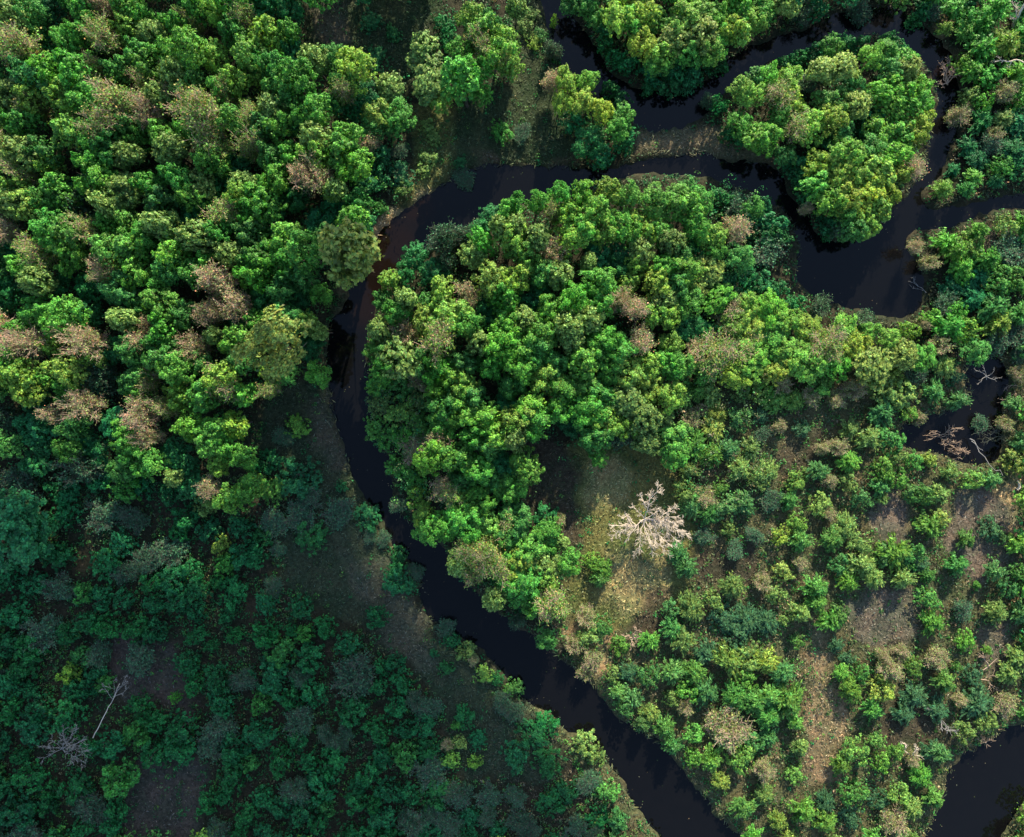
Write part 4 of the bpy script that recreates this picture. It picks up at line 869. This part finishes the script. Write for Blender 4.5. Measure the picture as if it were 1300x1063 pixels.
for nm, lb, a, b, mt, sd in [
    ('brush_pile', 'arched heap of tan dead stems in the left half of the dark pond', (1198, 556), 22, M_twig_tan, 15),
    ('brush_pile', 'wide heap of grey brown dead stems in the right half of the dark pond', (1258, 550), 22, M_twig_grey, 16),
    ('brush_pile', 'tan dead reed stems at the upper right edge of the dark pond', (1290, 500), 20, M_twig_tan, 17),
    ('brush_pile', 'low dead stems between the two parts of the dark pond', (1215, 575), 16, M_twig_tan, 19),
    ('brush_pile', 'tan root tangle at the corner of the river at lower right', (1246, 934), 14, M_twig_tan, 20)]:
    rq = random.Random(sd); x, y = a
    lim = []
    for k in range(9):
        an = rq.uniform(-.9, .6) + (math.pi if k % 2 else 0); ll = b * rq.uniform(.5, 1); ox, oy = rq.uniform(-8, 8), rq.uniform(-12, 12)
        lim.append([(x + ox, y + oy, .4), (x + ox + ll * .5 * math.cos(an), y + oy - ll * .35 * math.sin(an) - 3, 1.2), (x + ox + ll * math.cos(an), y + oy - ll * .5 * math.sin(an), .5)])
    woody(nm, lb, 'dead brush', [(x - 4, y, .2), (x, y + 2, .8), (x + 6, y, .4)], lim, mt, sd, 1, 3, .026, .06, 'stem', 'heaps of dead stems by the water')
woody('leaning_pole', 'thin grey leaning trunk crossing the bottom of the dark pond', 'fallen tree', [(1231, 557, 1.0), (1250, 580, 1.6), (1273, 604, 2.2)], [[(1233, 560, 1.0), (1240, 566, 1.3), (1248, 572, 1.4)]], M_greywood, 18, 1, 0, .04, .08)
woody('dead_snag', 'small reddish bare snag in scrub above the lower right bank', 'dead tree', [(805, 812, 0), (805, 811, 1), (805, 810, 1.8)], [[(805, 810, 1.8), (798, 806, 2.4), (792, 808, 2.4)], [(805, 810, 1.8), (807, 802, 2.6), (808, 796, 2.6)], [(805, 810, 1.8), (813, 808, 2.4)], [(805, 810, 1.8), (802, 816, 2.4), (800, 822, 2.2)], [(805, 810, 1.8), (811, 816, 2.2)]], M_twig_tan, 22, 2, 2, .05, .10)
woody('broken_log', 'short white broken log by the right edge beside pale litter', 'log', [(1291, 622, 1.0), (1294, 615, 1.1), (1292, 610, 1.0)], [[(1294, 615, 1.1), (1297, 613, 1.2)]], M_dead, 23, 1, 0, .08, .28)
woody('bare_sapling', 'thin pale bare sapling at the bottom of the lower right scrub', 'dead tree', [(1152, 972, 0), (1154, 962, 1.6), (1150, 950, 3)], [[(1154, 962, 1.6), (1160, 956, 2.6), (1164, 948, 3)], [(1153, 966, 1.2), (1158, 970, 2), (1164, 972, 2.2)], [(1150, 950, 3), (1146, 944, 3.2)]], M_dead, 24, 2, 3, .045, .09)
woody('fallen_branch', 'curved grey dead branch in dark hollow left of the lower right river', 'fallen tree', [(1189, 908, 1.0), (1199, 918, 1.6), (1202, 932, 1.8)], [[(1189, 908, 1), (1196, 924, 2), (1216, 934, 2)], [(1192, 911, 1.2), (1182, 904, 1.8), (1176, 898, 2)]], M_greywood, 25, 2, 2, .045, .09)
woody('fallen_branch', 'pale dead branch left of the small bush at the right edge low down', 'fallen tree', [(1242, 853, 1.4), (1255, 846, 1.9), (1266, 836, 2.2)], [[(1255, 846, 1.9), (1250, 838, 2.2), (1244, 830, 2.2)], [(1240, 860, 1.4), (1255, 864, 1.6), (1268, 874, 1.6)]], M_twig_tan, 26, 2, 2, .045, .09)

# ------------------------------------------------------------------ unseen blocker added towards the sun, shaped to shade the lower left
sv = np.array([math.sin(SUN_AZ) * math.cos(SUN_EL), math.cos(SUN_AZ) * math.cos(SUN_EL), math.sin(SUN_EL)])
CLZ = 240.0
SHADE_POLY = [(-420,700),(60,700),(200,730),(340,760),(362,640),(366,490),(395,472),(428,490),(440,600),(462,680),(530,772),(622,885),(715,985),(780,1120),(800,1400),(-420,1400)]
rc = random.Random(77); segsV, segsF, off = [], [], 0
import bmesh
bm = bmesh.new(); bmesh.ops.create_icosphere(bm, subdivisions=2, radius=1.0)
sph = np.array([v.co[:] for v in bm.verts]); sf = np.array([[v.index for v in f.verts] for f in bm.faces]); bm.free()
pts = []
HOLES = [(74, 921, 10), (146, 690, 12), (266, 768, 8), (336, 668, 10), (567, 1000, 8), (214, 760, 6)]  # gaps left in the added blocker so single crowns catch the sun
gxx, gyy = np.meshgrid(np.arange(-420, 820, 16.0), np.arange(464, 1400, 16.0))
gxx = gxx.ravel() + np.array([rc.uniform(-4, 4) for _ in range(gxx.size)]); gyy = gyy.ravel() + np.array([rc.uniform(-4, 4) for _ in range(gyy.size)])
dq = dist_poly(gxx, gyy, SHADE_POLY); iq = inside_poly(gxx, gyy, SHADE_POLY)
for x, y, dd, ok in zip(gxx, gyy, dq, iq):
    if not ok or dd < 12: continue
    if dd < 60 and y > 600 and rc.random() > (dd / 60) ** .6: continue
    if any(math.hypot(x - a, y - b) < r + 20 for a, b, r in HOLES): continue
    pts.append((float(x), float(y)))
for x, y in pts:
    X, Y = G(x, y); c = np.array([X, Y, 0]) + sv * (CLZ / sv[2]); r = rc.uniform(2.7, 3.5)
    nn = np.array([1 + .28 * noise.noise((p[0] * 1.7 + x, p[1] * 1.7 + y, p[2] * 1.7)) for p in sph])
    segsV.append(sph * nn[:, None] * np.array([r, r, r * .32]) + c); segsF.append(sf + off); off += len(sph)
m, nt, N, L = new_mat('cloud'); out = N.new('ShaderNodeOutputMaterial'); bs = N.new('ShaderNodeBsdfDiffuse'); bs.inputs[0].default_value = (.8, .8, .8, 1); L.new(bs.outputs[0], out.inputs['Surface'])
cl = structure(bpy.data.objects.new('cloud', build_mesh('cloud', np.concatenate(segsV), np.concatenate(segsF), m, smooth=True)))

# ------------------------------------------------------------------ light, sky, camera
w = bpy.data.worlds.new('World'); scene.world = w; w.use_nodes = True
nt = w.node_tree; nt.nodes.clear(); bgn = nt.nodes.new('ShaderNodeBackground'); ow = nt.nodes.new('ShaderNodeOutputWorld'); sk = nt.nodes.new('ShaderNodeTexSky')
sk.sky_type = 'NISHITA'; sk.sun_disc = False; sk.sun_elevation = SUN_EL; sk.sun_rotation = SUN_AZ; sk.air_density = 1.0; sk.dust_density = .6; sk.ozone_density = 1.0
bgn.inputs['Strength'].default_value = .12
nt.links.new(sk.outputs[0], bgn.inputs[0]); nt.links.new(bgn.outputs[0], ow.inputs[0])
sl = bpy.data.lights.new('sun', 'SUN'); sl.energy = 4.6; sl.angle = math.radians(.5); sl.color = (1, .90, .70)
so = bpy.data.objects.new('sun', sl); COL.objects.link(so)
from mathutils import Vector
so.rotation_euler = Vector((-sv[0], -sv[1], -sv[2])).to_track_quat('-Z', 'Y').to_euler()
cam = bpy.data.cameras.new('camera'); co = bpy.data.objects.new('camera', cam); COL.objects.link(co)
co.location = (0, 0, HC); co.rotation_euler = (0, 0, 0)
cam.sensor_fit = 'HORIZONTAL'; cam.sensor_width = 36; cam.lens = 36 * S0 / W
cam.shift_x = 0; cam.shift_y = -(Hh / 2 - CY) / W
cam.clip_start = .5; cam.clip_end = 6000
scene.camera = co
scene.render.engine = 'CYCLES'
scene.render.resolution_x = 1024; scene.render.resolution_y = 837
scene.cycles.max_bounces = 5; scene.cycles.diffuse_bounces = 3; scene.cycles.transmission_bounces = 3; scene.cycles.glossy_bounces = 2
scene.view_settings.view_transform = 'Standard'; scene.view_settings.look = 'None'; scene.view_settings.exposure = 1.2; scene.view_settings.gamma = 1
print('PLANTS', cnt, 'auto', len(AUTO), 'rest', len(rest), 'outer', len(outer), 'labels', len(used_labels))
